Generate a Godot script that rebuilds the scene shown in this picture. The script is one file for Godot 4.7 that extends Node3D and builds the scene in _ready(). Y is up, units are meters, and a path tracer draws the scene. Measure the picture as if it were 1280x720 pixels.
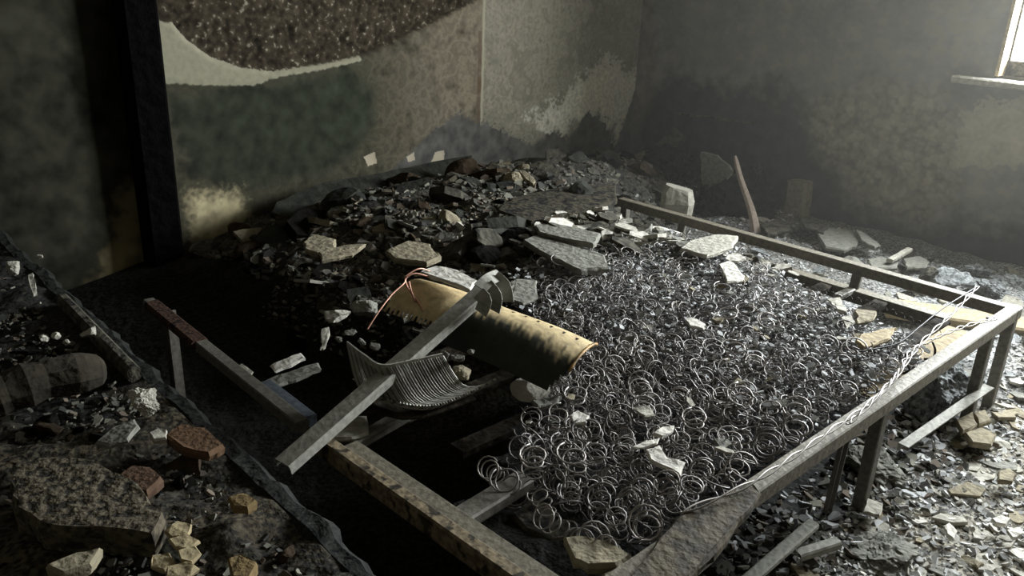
extends Node3D
# Burnt-out bedroom: a steel bed base with the bare springs of its mattress, rubble from the walls and ceiling all round.
# World: x runs along the window wall, z runs away from it, y is up, metres. The bed's far left corner is at the origin.

const CAM_POS := Vector3(2.3308, 1.38, 2.9303)
const CAM_YAW := -0.806
const CAM_PITCH := 0.3667
const CAM_ROLL := 0.0413
const FOCAL := 1040.0
const XW := -1.27      # inner face of the long wall
const ZW := -1.6       # inner face of the window wall
const BED_W := 1.6436
const BED_L := 2.1422
const BED_H := 0.42

var rng := RandomNumberGenerator.new()
var used := {}
var basis_cam := Basis()
var M := {}
var n1 := FastNoiseLite.new()
var n2 := FastNoiseLite.new()
var flake_meshes := []
var chip_meshes := []
var rock_meshes := []

# ---------------------------------------------------------------- naming and tagging
func numbered(called: String) -> String:
	if not used.has(called):
		used[called] = 0
		return called
	used[called] += 1
	return "%s_%03d" % [called, used[called]]

func tag(o: Node, label := "", category := "", group := "", kind := "") -> Node:
	if label != "": o.set_meta("label", label)
	if category != "": o.set_meta("category", category)
	if group != "": o.set_meta("group", group)
	if kind != "": o.set_meta("kind", kind)
	return o

func thing(called: String, label: String, category: String, at := Vector3.ZERO, group := "") -> Node3D:
	var o := Node3D.new()
	o.name = numbered(called)
	add_child(o)
	o.position = at
	tag(o, label, category, group)
	return o

func mi(called: String, mesh: Mesh, m: Material, parent: Node = null, xf := Transform3D()) -> MeshInstance3D:
	var o := MeshInstance3D.new()
	o.mesh = mesh
	o.material_override = m
	o.transform = xf
	if parent == null:
		o.name = numbered(called)
		add_child(o)
	else:
		o.name = called
		parent.add_child(o, true)
	return o

func struct(called: String, mesh: Mesh, m: Material, xf := Transform3D()) -> MeshInstance3D:
	var o := mi(called, mesh, m, null, xf)
	o.set_meta("kind", "structure")
	return o

# ---------------------------------------------------------------- rays of the photograph, used to measure positions on real planes
func ray(px: float, py: float) -> Vector3:
	return basis_cam * Vector3(px - 640.0, 360.0 - py, -FOCAL)

func P(px: float, py: float, h: float) -> Vector3:
	var d := ray(px, py)
	return CAM_POS + d * ((h - CAM_POS.y) / d.y)

func Z(px: float, py: float, z: float) -> Vector3:
	var d := ray(px, py)
	return CAM_POS + d * ((z - CAM_POS.z) / d.z)

func X(px: float, py: float, x: float) -> Vector3:
	var d := ray(px, py)
	return CAM_POS + d * ((x - CAM_POS.x) / d.x)

# ---------------------------------------------------------------- mesh helpers (a, b, c counter-clockwise seen from outside)
func begin() -> SurfaceTool:
	var st := SurfaceTool.new()
	st.begin(Mesh.PRIMITIVE_TRIANGLES)
	st.set_smooth_group(-1)
	return st

func tri(st: SurfaceTool, a: Vector3, b: Vector3, c: Vector3) -> void:
	st.add_vertex(a); st.add_vertex(c); st.add_vertex(b)

func quad(st: SurfaceTool, a: Vector3, b: Vector3, c: Vector3, d: Vector3) -> void:
	tri(st, a, b, c); tri(st, a, c, d)

func done(st: SurfaceTool) -> ArrayMesh:
	st.generate_normals()
	return st.commit()

func box(st: SurfaceTool, c: Vector3, s: Vector3, b := Basis()) -> void:
	var v := []
	for i in 8:
		v.append(c + b * (Vector3((i & 1) - 0.5, ((i >> 1) & 1) - 0.5, ((i >> 2) & 1) - 0.5) * s))
	quad(st, v[4], v[5], v[7], v[6]); quad(st, v[1], v[0], v[2], v[3])
	quad(st, v[5], v[1], v[3], v[7]); quad(st, v[0], v[4], v[6], v[2])
	quad(st, v[6], v[7], v[3], v[2]); quad(st, v[0], v[1], v[5], v[4])

# a closed profile (counter-clockwise, x = across, y = up) swept along points
func sweep(st: SurfaceTool, pts: Array, prof: Array, up := Vector3.UP, scales: Array = []) -> void:
	var rings := []
	for i in pts.size():
		var t: Vector3 = (pts[min(i + 1, pts.size() - 1)] - pts[max(i - 1, 0)]).normalized()
		var side := t.cross(up).normalized()
		if side.length() < 0.5: side = t.cross(Vector3.RIGHT).normalized()
		var u := side.cross(t).normalized()
		var k: float = scales[i] if scales.size() > 0 else 1.0
		var ring := []
		for p in prof:
			ring.append(pts[i] + (side * p.x + u * p.y) * k)
		rings.append(ring)
	var n := prof.size()
	for i in pts.size() - 1:
		for j in n:
			var j2 := (j + 1) % n
			quad(st, rings[i][j], rings[i][j2], rings[i + 1][j2], rings[i + 1][j])
	var pv := PackedVector2Array()
	for p in prof: pv.append(p)
	var idx := Geometry2D.triangulate_polygon(pv)
	for k in range(0, idx.size(), 3):
		var a := pv[idx[k]]; var b := pv[idx[k + 1]]; var c := pv[idx[k + 2]]
		var i0 := idx[k]; var i1 := idx[k + 1]; var i2 := idx[k + 2]
		if (b - a).cross(c - a) < 0:
			var s := i1; i1 = i2; i2 = s
		tri(st, rings[0][i0], rings[0][i2], rings[0][i1])
		tri(st, rings[-1][i0], rings[-1][i1], rings[-1][i2])

func circle(r: float, n: int) -> Array:
	var a := []
	for i in n: a.append(Vector2(cos(TAU * i / n), sin(TAU * i / n)) * r)
	return a

func rect(w: float, h: float, c := 0.0) -> Array:
	if c <= 0.0:
		return [Vector2(-w / 2, -h / 2), Vector2(w / 2, -h / 2), Vector2(w / 2, h / 2), Vector2(-w / 2, h / 2)]
	return [Vector2(-w / 2 + c, -h / 2), Vector2(w / 2 - c, -h / 2), Vector2(w / 2, -h / 2 + c), Vector2(w / 2, h / 2 - c), Vector2(w / 2 - c, h / 2), Vector2(-w / 2 + c, h / 2), Vector2(-w / 2, h / 2 - c), Vector2(-w / 2, -h / 2 + c)]

# equal angle: flange on top (width w), web hanging down on the side sgn (height h)
func angle_profile(w: float, h: float, t: float, sgn: float) -> Array:
	var a := [Vector2(-w / 2, -t), Vector2(w / 2 - t, -t), Vector2(w / 2 - t, -h), Vector2(w / 2, -h), Vector2(w / 2, -0.003), Vector2(w / 2 - 0.003, 0), Vector2(-w / 2, 0)]
	if sgn > 0: return a
	var b := []
	for i in range(a.size() - 1, -1, -1): b.append(Vector2(-a[i].x, a[i].y))
	return b

func channel_profile(w: float, h: float, t: float) -> Array:
	return [Vector2(-w / 2, -h), Vector2(-w / 2 + t, -h), Vector2(-w / 2 + t, -t), Vector2(w / 2 - t, -t), Vector2(w / 2 - t, -h), Vector2(w / 2, -h), Vector2(w / 2, -0.004), Vector2(w / 2 - 0.004, 0), Vector2(-w / 2 + 0.004, 0), Vector2(-w / 2, -0.004)]

func tube(st: SurfaceTool, pts: Array, r: float, n := 6) -> void:
	st.set_smooth_group(0)
	sweep(st, pts, circle(r, n), Vector3(0.13, 0.95, 0.21).normalized())
	st.set_smooth_group(-1)

func bar(called: String, a: Vector3, b: Vector3, prof: Array, m: Material, parent: Node, up := Vector3.UP, sag := 0.0) -> MeshInstance3D:
	var st := begin()
	var pts := []
	for i in 9:
		var t := i / 8.0
		pts.append(a.lerp(b, t) + Vector3(0, -sag * 4 * t * (1 - t), 0))
	sweep(st, pts, prof, up)
	return mi(called, done(st), m, parent)

# an irregular plate: outline in the xz plane (any winding), thickness down from y = 0, chipped edge
func plate(outline: Array, thick: float, rough := 0.004, chip := 0.12) -> ArrayMesh:
	var st := begin()
	var pv := PackedVector2Array()
	for p in outline: pv.append(p)
	var area := 0.0
	for i in pv.size():
		area += pv[i].cross(pv[(i + 1) % pv.size()])
	if area > 0: pv.reverse()          # in xz with y up this winding faces up
	# break each edge once or twice so that it is ragged
	var q := PackedVector2Array()
	for i in pv.size():
		var a := pv[i]; var b := pv[(i + 1) % pv.size()]
		q.append(a)
		var l := a.distance_to(b)
		if l > 0.025:
			var nrm := (b - a).orthogonal().normalized()
			for s in ([0.5] if l < 0.09 else [0.27, 0.52, 0.78]):
				q.append(a.lerp(b, s + rng.randf_range(-0.08, 0.08)) + nrm * rng.randf_range(-0.5, 0.5) * min(l * 0.09, 0.012))
	var n := q.size()
	var cen := Vector2.ZERO
	for p in q: cen += p / n
	var top := []; var mid := []; var low := []
	for p in q:
		var din := (cen - p) * chip
		if din.length() > 0.006: din = din.normalized() * 0.006
		top.append(Vector3(p.x + din.x, rng.randf_range(-rough, rough) * 0.4, p.y + din.y))
		mid.append(Vector3(p.x, -thick * 0.35 + rng.randf_range(-rough, rough) * 0.5, p.y))
		low.append(Vector3(p.x + din.x * rng.randf_range(-0.5, 1.5), -thick + rng.randf_range(-rough, rough) * 0.5, p.y + din.y * rng.randf_range(-0.5, 1.5)))
	for i in n:
		var j := (i + 1) % n
		quad(st, mid[i], mid[j], top[j], top[i])
		quad(st, low[i], low[j], mid[j], mid[i])
	var flat := PackedVector2Array()
	for p in top: flat.append(Vector2(p.x, p.z))
	var idx := Geometry2D.triangulate_polygon(flat)
	for k in range(0, idx.size(), 3):
		var i0 := idx[k]; var i1 := idx[k + 1]; var i2 := idx[k + 2]
		var nn: Vector3 = (top[i1] - top[i0]).cross(top[i2] - top[i0])
		if nn.y < 0:
			var s := i1; i1 = i2; i2 = s
		tri(st, top[i0], top[i1], top[i2])
		tri(st, low[i0], low[i2], low[i1])
	return done(st)

func random_outline(r: float, n: int, stretch: float) -> Array:
	var a := []
	var ph := rng.randf() * TAU
	for i in n:
		var t := ph + TAU * (i + rng.randf_range(-0.36, 0.36)) / n
		var rr := r * rng.randf_range(0.62, 1.12)
		a.append(Vector2(cos(t) * rr * stretch, sin(t) * rr))
	return a

# a broken lump: icosphere pushed in by noise and cut by a few planes
func rock(seed_: int, flat := 0.7, cuts := 6, detail := 2, bump := 0.12) -> ArrayMesh:
	var r := RandomNumberGenerator.new(); r.seed = seed_
	var t := (1.0 + sqrt(5.0)) / 2.0
	var v := [Vector3(-1, t, 0), Vector3(1, t, 0), Vector3(-1, -t, 0), Vector3(1, -t, 0), Vector3(0, -1, t), Vector3(0, 1, t), Vector3(0, -1, -t), Vector3(0, 1, -t), Vector3(t, 0, -1), Vector3(t, 0, 1), Vector3(-t, 0, -1), Vector3(-t, 0, 1)]
	var f := [[0, 11, 5], [0, 5, 1], [0, 1, 7], [0, 7, 10], [0, 10, 11], [1, 5, 9], [5, 11, 4], [11, 10, 2], [10, 7, 6], [7, 1, 8], [3, 9, 4], [3, 4, 2], [3, 2, 6], [3, 6, 8], [3, 8, 9], [4, 9, 5], [2, 4, 11], [6, 2, 10], [8, 6, 7], [9, 8, 1]]
	for i in v.size(): v[i] = v[i].normalized()
	for d in detail:
		var g := []; var cache := {}
		for q in f:
			var m := []
			for e in 3:
				var a: int = q[e]; var b: int = q[(e + 1) % 3]
				var key := Vector2i(min(a, b), max(a, b))
				if not cache.has(key):
					cache[key] = v.size()
					v.append((v[a] + v[b]).normalized())
				m.append(cache[key])
			g.append([q[0], m[0], m[2]]); g.append([q[1], m[1], m[0]]); g.append([q[2], m[2], m[1]]); g.append([m[0], m[1], m[2]])
		f = g
	var planes := []
	for i in cuts:
		planes.append([Vector3(r.randf_range(-1, 1), r.randf_range(-1, 1), r.randf_range(-1, 1)).normalized(), r.randf_range(0.45, 0.8)])
	for i in v.size():
		var p: Vector3 = v[i]
		for pl in planes:
			var d: float = p.dot(pl[0])
			if d > pl[1]: p -= pl[0] * (d - pl[1])
		p *= 1.0 + bump * n1.get_noise_3d(p.x * 60 + seed_ * 31, p.y * 60, p.z * 60) + bump * 0.6 * n1.get_noise_3d(p.x * 170 + seed_ * 31, p.y * 170, p.z * 170) + bump * 0.4 * n1.get_noise_3d(p.x * 480 + seed_ * 17, p.y * 480, p.z * 480)
		v[i] = Vector3(p.x, p.y * flat, p.z)
	var st := begin()
	for q in f: tri(st, v[q[0]], v[q[1]], v[q[2]])
	return done(st)

# ---------------------------------------------------------------- materials
func noise_image(freq: float, oct: int, seed_: int, size := 512, type := FastNoiseLite.TYPE_SIMPLEX_SMOOTH) -> Image:
	var n := FastNoiseLite.new()
	n.noise_type = type
	n.frequency = freq; n.fractal_octaves = oct; n.seed = seed_
	return n.get_seamless_image(size, size)

func ramp_texture(im: Image, lo: float, hi: float, dark_spots: Image = null) -> ImageTexture:
	var w := im.get_width()
	var src := im.get_data()
	var spots := dark_spots.get_data() if dark_spots else PackedByteArray()
	var out := PackedByteArray(); out.resize(w * w * 3)
	for i in w * w:
		var k := lerpf(lo, hi, src[i] / 255.0)
		if dark_spots:
			var s := spots[i] / 255.0
			k *= lerpf(0.45, 1.0, smoothstep(0.28, 0.45, s))
		var b := int(clampf(k, 0, 1) * 255)
		out[i * 3] = b; out[i * 3 + 1] = int(b * 0.985); out[i * 3 + 2] = int(b * 0.96)
	return ImageTexture.create_from_image(Image.create_from_data(w, w, false, Image.FORMAT_RGB8, out))

func normal_texture(im: Image, k: float) -> ImageTexture:
	var c: Image = im.duplicate()
	c.convert(Image.FORMAT_RGBA8)
	c.bump_map_to_normal_map(k)
	return ImageTexture.create_from_image(c)

func mat(called: String, c: Color, rough := 0.9, tex := "", scale := 3.0, nrm := "", ns := 1.0, metal := 0.0) -> StandardMaterial3D:
	var m := StandardMaterial3D.new()
	m.resource_name = called
	m.albedo_color = c
	m.roughness = rough
	m.metallic = metal
	m.metallic_specular = 0.35
	if tex != "":
		m.albedo_texture = M[tex]
	if nrm != "":
		m.normal_enabled = true
		m.normal_texture = M[nrm]
		m.normal_scale = ns
	if tex != "" or nrm != "":
		m.uv1_triplanar = true
		m.uv1_world_triplanar = true
		m.uv1_scale = Vector3.ONE * scale
	M[called] = m
	return m

func make_materials() -> void:
	var fine := noise_image(0.03, 5, 3)
	var coarse := noise_image(0.012, 5, 7)
	var cell := noise_image(0.045, 2, 11, 512, FastNoiseLite.TYPE_CELLULAR)
	M.t_fine = ramp_texture(fine, 0.55, 1.25, coarse)
	M.t_soft = ramp_texture(fine, 0.78, 1.12)
	M.t_coarse = ramp_texture(coarse, 0.45, 1.35)
	M.t_spot = ramp_texture(fine, 0.35, 1.4, cell)
	M.n_fine = normal_texture(fine, 6.0)
	M.n_coarse = normal_texture(coarse, 10.0)
	mat("plaster_white", Color(0.82, 0.81, 0.78), 0.9, "t_soft", 2.0, "n_fine", 0.6)
	mat("plaster_pale", Color(0.67, 0.66, 0.62), 0.92, "t_soft", 2.0, "n_fine", 0.7)
	mat("plaster_grey", Color(0.50, 0.50, 0.47), 0.92, "t_soft", 2.0, "n_fine", 0.7)
	mat("plaster_soot", Color(0.33, 0.32, 0.28), 0.93, "t_fine", 2.0, "n_fine", 0.8)
	mat("plaster_tan", Color(0.55, 0.52, 0.44), 0.92, "t_soft", 2.0, "n_fine", 0.7)
	mat("plaster_cream", Color(0.62, 0.57, 0.45), 0.92, "t_soft", 2.0, "n_fine", 0.7)
	mat("ash_blue", Color(0.60, 0.62, 0.63), 0.95, "t_fine", 4.0, "n_fine", 1.0)
	mat("char", Color(0.085, 0.08, 0.072), 0.85, "t_coarse", 2.5, "n_coarse", 1.0)
	mat("char_black", Color(0.025, 0.023, 0.022), 0.9, "t_coarse", 2.5, "n_coarse", 1.0)
	mat("char_brown", Color(0.25, 0.215, 0.175), 0.9, "t_coarse", 2.5, "n_coarse", 1.0)
	mat("brick", Color(0.33, 0.25, 0.19), 0.92, "t_soft", 4.0, "n_fine", 0.8)
	mat("brick_orange", Color(0.38, 0.29, 0.21), 0.92, "t_soft", 4.0, "n_fine", 0.8)
	mat("steel_dull", Color(0.42, 0.41, 0.38), 0.6, "t_soft", 3.0, "n_fine", 0.25, 0.25)
	mat("steel_rail", Color(0.46, 0.44, 0.39), 0.6, "t_soft", 3.0, "n_fine", 0.3, 0.25)
	mat("steel_light", Color(0.62, 0.62, 0.59), 0.6, "t_soft", 3.0, "n_fine", 0.25, 0.2)
	mat("steel_blue", Color(0.36, 0.39, 0.43), 0.6, "t_soft", 3.0, "n_fine", 0.25, 0.25)
	mat("rust", Color(0.30, 0.215, 0.17), 0.85, "t_fine", 5.0, "n_fine", 0.6, 0.2)
	mat("wire_steel", Color(0.63, 0.60, 0.57), 0.5, "", 1.0, "", 1.0, 0.35)
	mat("wire_dark", Color(0.20, 0.19, 0.18), 0.5, "", 1.0, "", 1.0, 0.6)
	mat("copper", Color(0.70, 0.53, 0.45), 0.5, "", 1.0, "", 1.0, 0.6)
	mat("wood_beige", Color(0.66, 0.60, 0.48), 0.85, "t_soft", 2.0, "n_fine", 0.4)
	mat("wood_charred", Color(0.20, 0.18, 0.15), 0.8, "t_coarse", 3.0, "n_coarse", 0.8)
	mat("sheet_beige", Color(0.78, 0.62, 0.38), 0.55, "t_fine", 2.0, "n_fine", 0.25, 0.0)
	mat("glass", Color(0.95, 0.97, 0.97, 0.12), 0.05)
	for k in ["char", "char_black", "char_brown", "wood_charred"]: M[k].metallic_specular = 0.15
	M.glass.transparency = BaseMaterial3D.TRANSPARENCY_ALPHA

# ---------------------------------------------------------------- ground of ash and rubble
func table(t: Array, x: float) -> float:
	if x <= t[0].x: return t[0].y
	for i in t.size() - 1:
		if x <= t[i + 1].x:
			return lerpf(t[i].y, t[i + 1].y, smoothstep(0.0, 1.0, (x - t[i].x) / (t[i + 1].x - t[i].x)))
	return t[-1].y

var wall_line := [Vector2(-1.6, 0.20), Vector2(-1.2, 0.26), Vector2(-0.2, 0.31), Vector2(0.6, 0.29), Vector2(1.06, 0.24), Vector2(1.5, 0.15), Vector2(2.2, 0.05)]
var crest := [Vector2(-1.6, 0.20), Vector2(-0.9, 0.34), Vector2(-0.2, 0.43), Vector2(0.5, 0.44), Vector2(1.0, 0.42), Vector2(1.45, 0.30), Vector2(1.75, 0.10), Vector2(2.2, 0.04)]

func ground_h(x: float, z: float) -> float:
	var base := 0.045 + 0.03 * n2.get_noise_2d(x * 160, z * 160) + 0.012 * n2.get_noise_2d(x * 900 + 50, z * 900)
	# strip behind the bed under the window
	base = maxf(base, lerpf(0.0, 0.10, smoothstep(0.1, -0.3, z)) + 0.03 * n2.get_noise_2d(x * 300, z * 300 + 90))
	# pile along the long wall, spilling over the edge of the bed
	var reach := lerpf(-0.42, 0.50, smoothstep(-0.15, 0.45, z)) * smoothstep(1.9, 1.3, z) + 0.05 * n2.get_noise_2d(z * 300, 7)
	var a := table(wall_line, z)
	var c := table(crest, z)
	var s := (x - XW) / (-0.35 - XW)
	var hh := lerpf(a, c, smoothstep(0.0, 0.8, s)) * smoothstep(reach + 0.18, reach - 0.25, x)
	hh += (0.035 * n2.get_noise_2d(x * 260, z * 260) + 0.014 * n2.get_noise_2d(x * 800, z * 800 + 9)) * smoothstep(0.05, 0.25, hh)
	return maxf(base, hh)

func ground_color(x: float, z: float) -> Color:
	var n := n2.get_noise_2d(x * 240 + 400, z * 240)
	var dark := Color(0.022, 0.021, 0.019)
	var grey := Color(0.27, 0.265, 0.25)
	var tan := Color(0.36, 0.335, 0.28)
	var brown := Color(0.14, 0.133, 0.103)
	var c := dark
	if x < 0.6: c = dark.lerp(brown, clampf(0.5 + n, 0, 1) * smoothstep(1.75, 1.2, z))
	if z < 0.05: c = c.lerp(grey, smoothstep(0.05, -0.25, z) * smoothstep(-0.75, 0.0, x))
	if z < 0.05: c = c.lerp(Color(0.46, 0.475, 0.48), smoothstep(0.75, 1.15, x + 0.25 * n) * smoothstep(0.0, -0.3, z))
	var right := smoothstep(1.5, 1.72, x + 0.12 * n) * smoothstep(1.6, 0.9, z)
	c = c.lerp(tan if n > -0.1 else grey, right)
	return c

func make_ground() -> void:
	var st := SurfaceTool.new(); st.begin(Mesh.PRIMITIVE_TRIANGLES); st.set_smooth_group(0)
	var step := 0.028
	var nx := int((3.4 - XW) / step); var nz := int((3.3 - ZW) / step)
	for j in nz + 1:
		for i in nx + 1:
			var x := XW + 0.02 + i * step; var z := ZW + 0.02 + j * step
			st.set_color(ground_color(x, z))
			st.add_vertex(Vector3(x, ground_h(x, z), z))
	for j in nz:
		for i in nx:
			var a := j * (nx + 1) + i
			var b := a + nx + 1
			st.add_index(a); st.add_index(a + 1); st.add_index(b)
			st.add_index(a + 1); st.add_index(b + 1); st.add_index(b)
	st.generate_normals()
	var m := mat("ash_ground", Color.WHITE, 0.95, "t_spot", 3.0, "n_coarse", 1.2)
	m.vertex_color_use_as_albedo = true
	var o := mi("ash_and_dust", st.commit(), m)
	tag(o, "ash, soot and crushed plaster dust heaped over the whole floor", "ash", "", "stuff")

# ---------------------------------------------------------------- walls
func line_y(t: PackedVector2Array, u: float) -> float:
	if u <= t[0].x: return t[0].y
	for i in t.size() - 1:
		if u <= t[i + 1].x:
			return lerpf(t[i].y, t[i + 1].y, (u - t[i].x) / max(t[i + 1].x - t[i].x, 1e-5))
	return t[-1].y

# points of the photograph on the long wall, as (distance from the corner, height)
func on_long(px: Array) -> PackedVector2Array:
	var a := PackedVector2Array()
	for p in px:
		var w := X(p[0], p[1], XW)
		a.append(Vector2(w.z - ZW, w.y))
	return a

func on_window(px: Array) -> PackedVector2Array:
	var a := PackedVector2Array()
	for p in px:
		var w := Z(p[0], p[1], ZW)
		a.append(Vector2(w.x - XW, w.y))
	return a

func by_x(a: PackedVector2Array) -> PackedVector2Array:
	var l := Array(a)
	l.sort_custom(func(p, q): return p.x < q.x)
	return PackedVector2Array(l)

func bytes(freq: float, oct: int, seed_: int, w: int, h: int, type := FastNoiseLite.TYPE_SIMPLEX_SMOOTH) -> PackedByteArray:
	var n := FastNoiseLite.new()
	n.noise_type = type; n.frequency = freq; n.fractal_octaves = oct; n.seed = seed_
	return n.get_image(w, h).get_data()

func poly_dist(poly: PackedVector2Array, p: Vector2) -> float:   # signed, negative inside
	var d := 1e9
	for i in poly.size():
		d = minf(d, p.distance_to(Geometry2D.get_closest_point_to_segment(p, poly[i], poly[(i + 1) % poly.size()])))
	return -d if Geometry2D.is_point_in_polygon(p, poly) else d

const PXM := 256.0     # wall texels per metre
var lw := 1280         # long wall: 5 m
var lh := 448          # 1.75 m
var long_rel: PackedFloat32Array   # relief of the long wall
var win_rel: PackedFloat32Array

func paint_long_wall() -> ImageTexture:
	var big := bytes(0.010, 4, 21, lw, lh)
	var med := bytes(0.035, 4, 22, lw, lh)
	var fin := bytes(0.11, 4, 23, lw, lh)
	var cel := bytes(0.09, 1, 24, lw, lh, FastNoiseLite.TYPE_CELLULAR)
	var arch := by_x(on_long([[170, 26], [215, 27], [235, 50], [262, 70], [300, 84], [340, 89], [400, 80], [460, 67], [520, 40], [560, 20], [605, -4], [640, -60]]))
	var cream := on_long([[183, 25], [215, 24], [240, 50], [300, 84], [340, 88], [400, 81], [450, 70], [452, 76], [400, 88], [350, 96], [315, 107], [250, 106], [200, 104]])
	var soot := by_x(on_long([[235, 290], [300, 300], [340, 262], [400, 236], [485, 218], [540, 165], [575, 140], [590, 152], [603, 152], [640, 168], [665, 181], [690, 165], [710, 173], [735, 140], [755, 150], [770, 182], [788, 130], [797, 105], [803, 60]]))
	var greenish := on_long([[200, 110], [320, 108], [360, 98], [440, 84], [470, 110], [470, 150], [440, 200], [395, 222], [300, 235], [240, 225]])  # dark greenish-brown plaster below the arch
	var lowtan := on_long([[236, 245], [300, 240], [308, 268], [300, 305], [244, 305]])
	var lefttan := on_long([[190, 240], [197, 330], [128, 376], [118, 366], [150, 300], [165, 240]])
	var bright := on_long([[705, 120], [760, 70], [795, 95], [796, 112], [772, 182], [766, 155], [735, 142], [700, 168], [660, 150]])
	var chips := [on_long([[455, 196], [468, 190], [472, 204], [460, 208]]), on_long([[538, 205], [545, 190], [556, 188], [555, 206]]), on_long([[508, 196], [518, 190], [519, 200], [510, 203]])]
	var seam := X(602, 80, XW).z - ZW
	var post_z := 1.6 - ZW
	var out := PackedByteArray(); out.resize(lw * lh * 3)
	long_rel.resize(lw * lh)
	for y in lh:
		var hy := (lh - 0.5 - y) / PXM
		for x in lw:
			var i := y * lw + x
			var u := (x + 0.5) / PXM
			var b := big[i] / 255.0 - 0.5; var m := med[i] / 255.0 - 0.5; var f := fin[i] / 255.0 - 0.5; var c := cel[i] / 255.0
			var p := Vector2(u + m * 0.05, hy + b * 0.05 + f * 0.02)
			var col := Vector3(0.26, 0.235, 0.172)            # bare smoked plaster, linear
			var rel := f * 0.004 + m * 0.006
			var side := smoothstep(seam + 0.02, seam - 0.02, u)   # 1 right of the seam
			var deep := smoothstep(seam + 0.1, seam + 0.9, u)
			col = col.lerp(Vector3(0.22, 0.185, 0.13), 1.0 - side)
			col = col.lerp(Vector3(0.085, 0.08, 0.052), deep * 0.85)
			col *= 1.0 + 1.1 * m + 0.8 * b + 0.45 * f
			col = col.lerp(col * 0.5, smoothstep(0.06, 0.16, m * 0.8 + b * 0.7 + f * 0.15) * 0.75)
			col = col.lerp(Vector3(0.36, 0.33, 0.25), smoothstep(0.07, 0.13, -m - b * 0.3 + f * 0.3) * 0.4 * side)
			if side > 0.5:
				var db := poly_dist(bright, p)
				col = col.lerp(Vector3(0.62, 0.58, 0.46) * (1.0 + f * 0.8), smoothstep(0.03, -0.03, db + 0.16 * f + 0.14 * m))
			var ds := poly_dist(greenish, p) if u > seam and u < post_z + 0.2 else 1.0
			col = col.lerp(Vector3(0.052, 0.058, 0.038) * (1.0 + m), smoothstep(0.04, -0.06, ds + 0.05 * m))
			col *= lerpf(1.0, 0.6, smoothstep(seam - 0.6, seam + 1.2, u))  # daylight falloff painted in with the soot: darker away from the window
			# the seam between the boards of the wall
			var sd: float = absf(u - seam + m * 0.008)
			col = col.lerp(Vector3(0.34, 0.31, 0.22), smoothstep(0.014, 0.006, absf(u - seam + 0.006)) * 0.8)
			if sd < 0.03 and u > seam and hy < 1.05:
				col = col.lerp(Vector3(0.11, 0.07, 0.045), smoothstep(0.03, 0.012, absf(u - seam - 0.018)) * (0.55 + m))
			rel += 0.006 * smoothstep(0.012, 0.0, sd)
			# soot line near the rubble
			var sh := line_y(soot, u + f * 0.05 + m * 0.03) + f * 0.07
			var k := smoothstep(0.012, -0.012, hy - sh)
			if u > post_z: k = 0.0
			col = col.lerp(Vector3(0.095, 0.09, 0.08) * (1.0 + m), k * smoothstep(2.75, 1.9, u))
			for ch in chips:
				if poly_dist(ch, Vector2(u + f * 0.01, hy)) < 0.0:
					col = Vector3(0.42, 0.36, 0.26); rel -= 0.004
			if u > 2.5:
				var dl := poly_dist(lowtan, p)
				col = col.lerp(Vector3(0.40, 0.34, 0.20) * (1.0 + m), smoothstep(0.05, -0.05, dl + 0.06 * f))
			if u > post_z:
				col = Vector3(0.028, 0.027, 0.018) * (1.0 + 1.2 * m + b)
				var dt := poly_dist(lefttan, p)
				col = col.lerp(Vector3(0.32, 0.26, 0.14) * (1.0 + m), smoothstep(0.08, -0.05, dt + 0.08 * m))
			# fallen plaster above the arch: coarse dark masonry with pale bits, lying deeper
			var ah := line_y(arch, u + f * 0.02)
			var open := smoothstep(-0.006, 0.006, hy - ah + f * 0.018)
			if u > post_z: open = 0.0
			var spot := smoothstep(0.20, 0.34, f + 0.15 * m)
			var stone := Vector3(0.05, 0.039, 0.025) * (1.0 + 1.4 * f + m) * lerpf(0.6, 1.3, c)
			stone = stone.lerp(Vector3(0.30, 0.27, 0.20), spot * 0.8)
			col = col.lerp(stone, open)
			rel = lerpf(rel, -0.022 + f * 0.035 + (c - 0.5) * 0.012, open)
			if u > seam - 0.1 and u < post_z + 0.2 and open < 0.5:
				var dc := poly_dist(cream, Vector2(u + f * 0.012, hy + f * 0.012))
				var kc := smoothstep(0.004, -0.004, dc)
				col = col.lerp(Vector3(0.27, 0.25, 0.175) * (1.0 + f * 0.3), kc)
				rel = lerpf(rel, 0.004, kc)
			long_rel[i] = rel
			out[i * 3] = int(clampf(Color(col.x, 0, 0).linear_to_srgb().r, 0, 1) * 255)
			out[i * 3 + 1] = int(clampf(Color(col.y, 0, 0).linear_to_srgb().r, 0, 1) * 255)
			out[i * 3 + 2] = int(clampf(Color(col.z, 0, 0).linear_to_srgb().r, 0, 1) * 255)
	return ImageTexture.create_from_image(Image.create_from_data(lw, lh, false, Image.FORMAT_RGB8, out))

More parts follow.
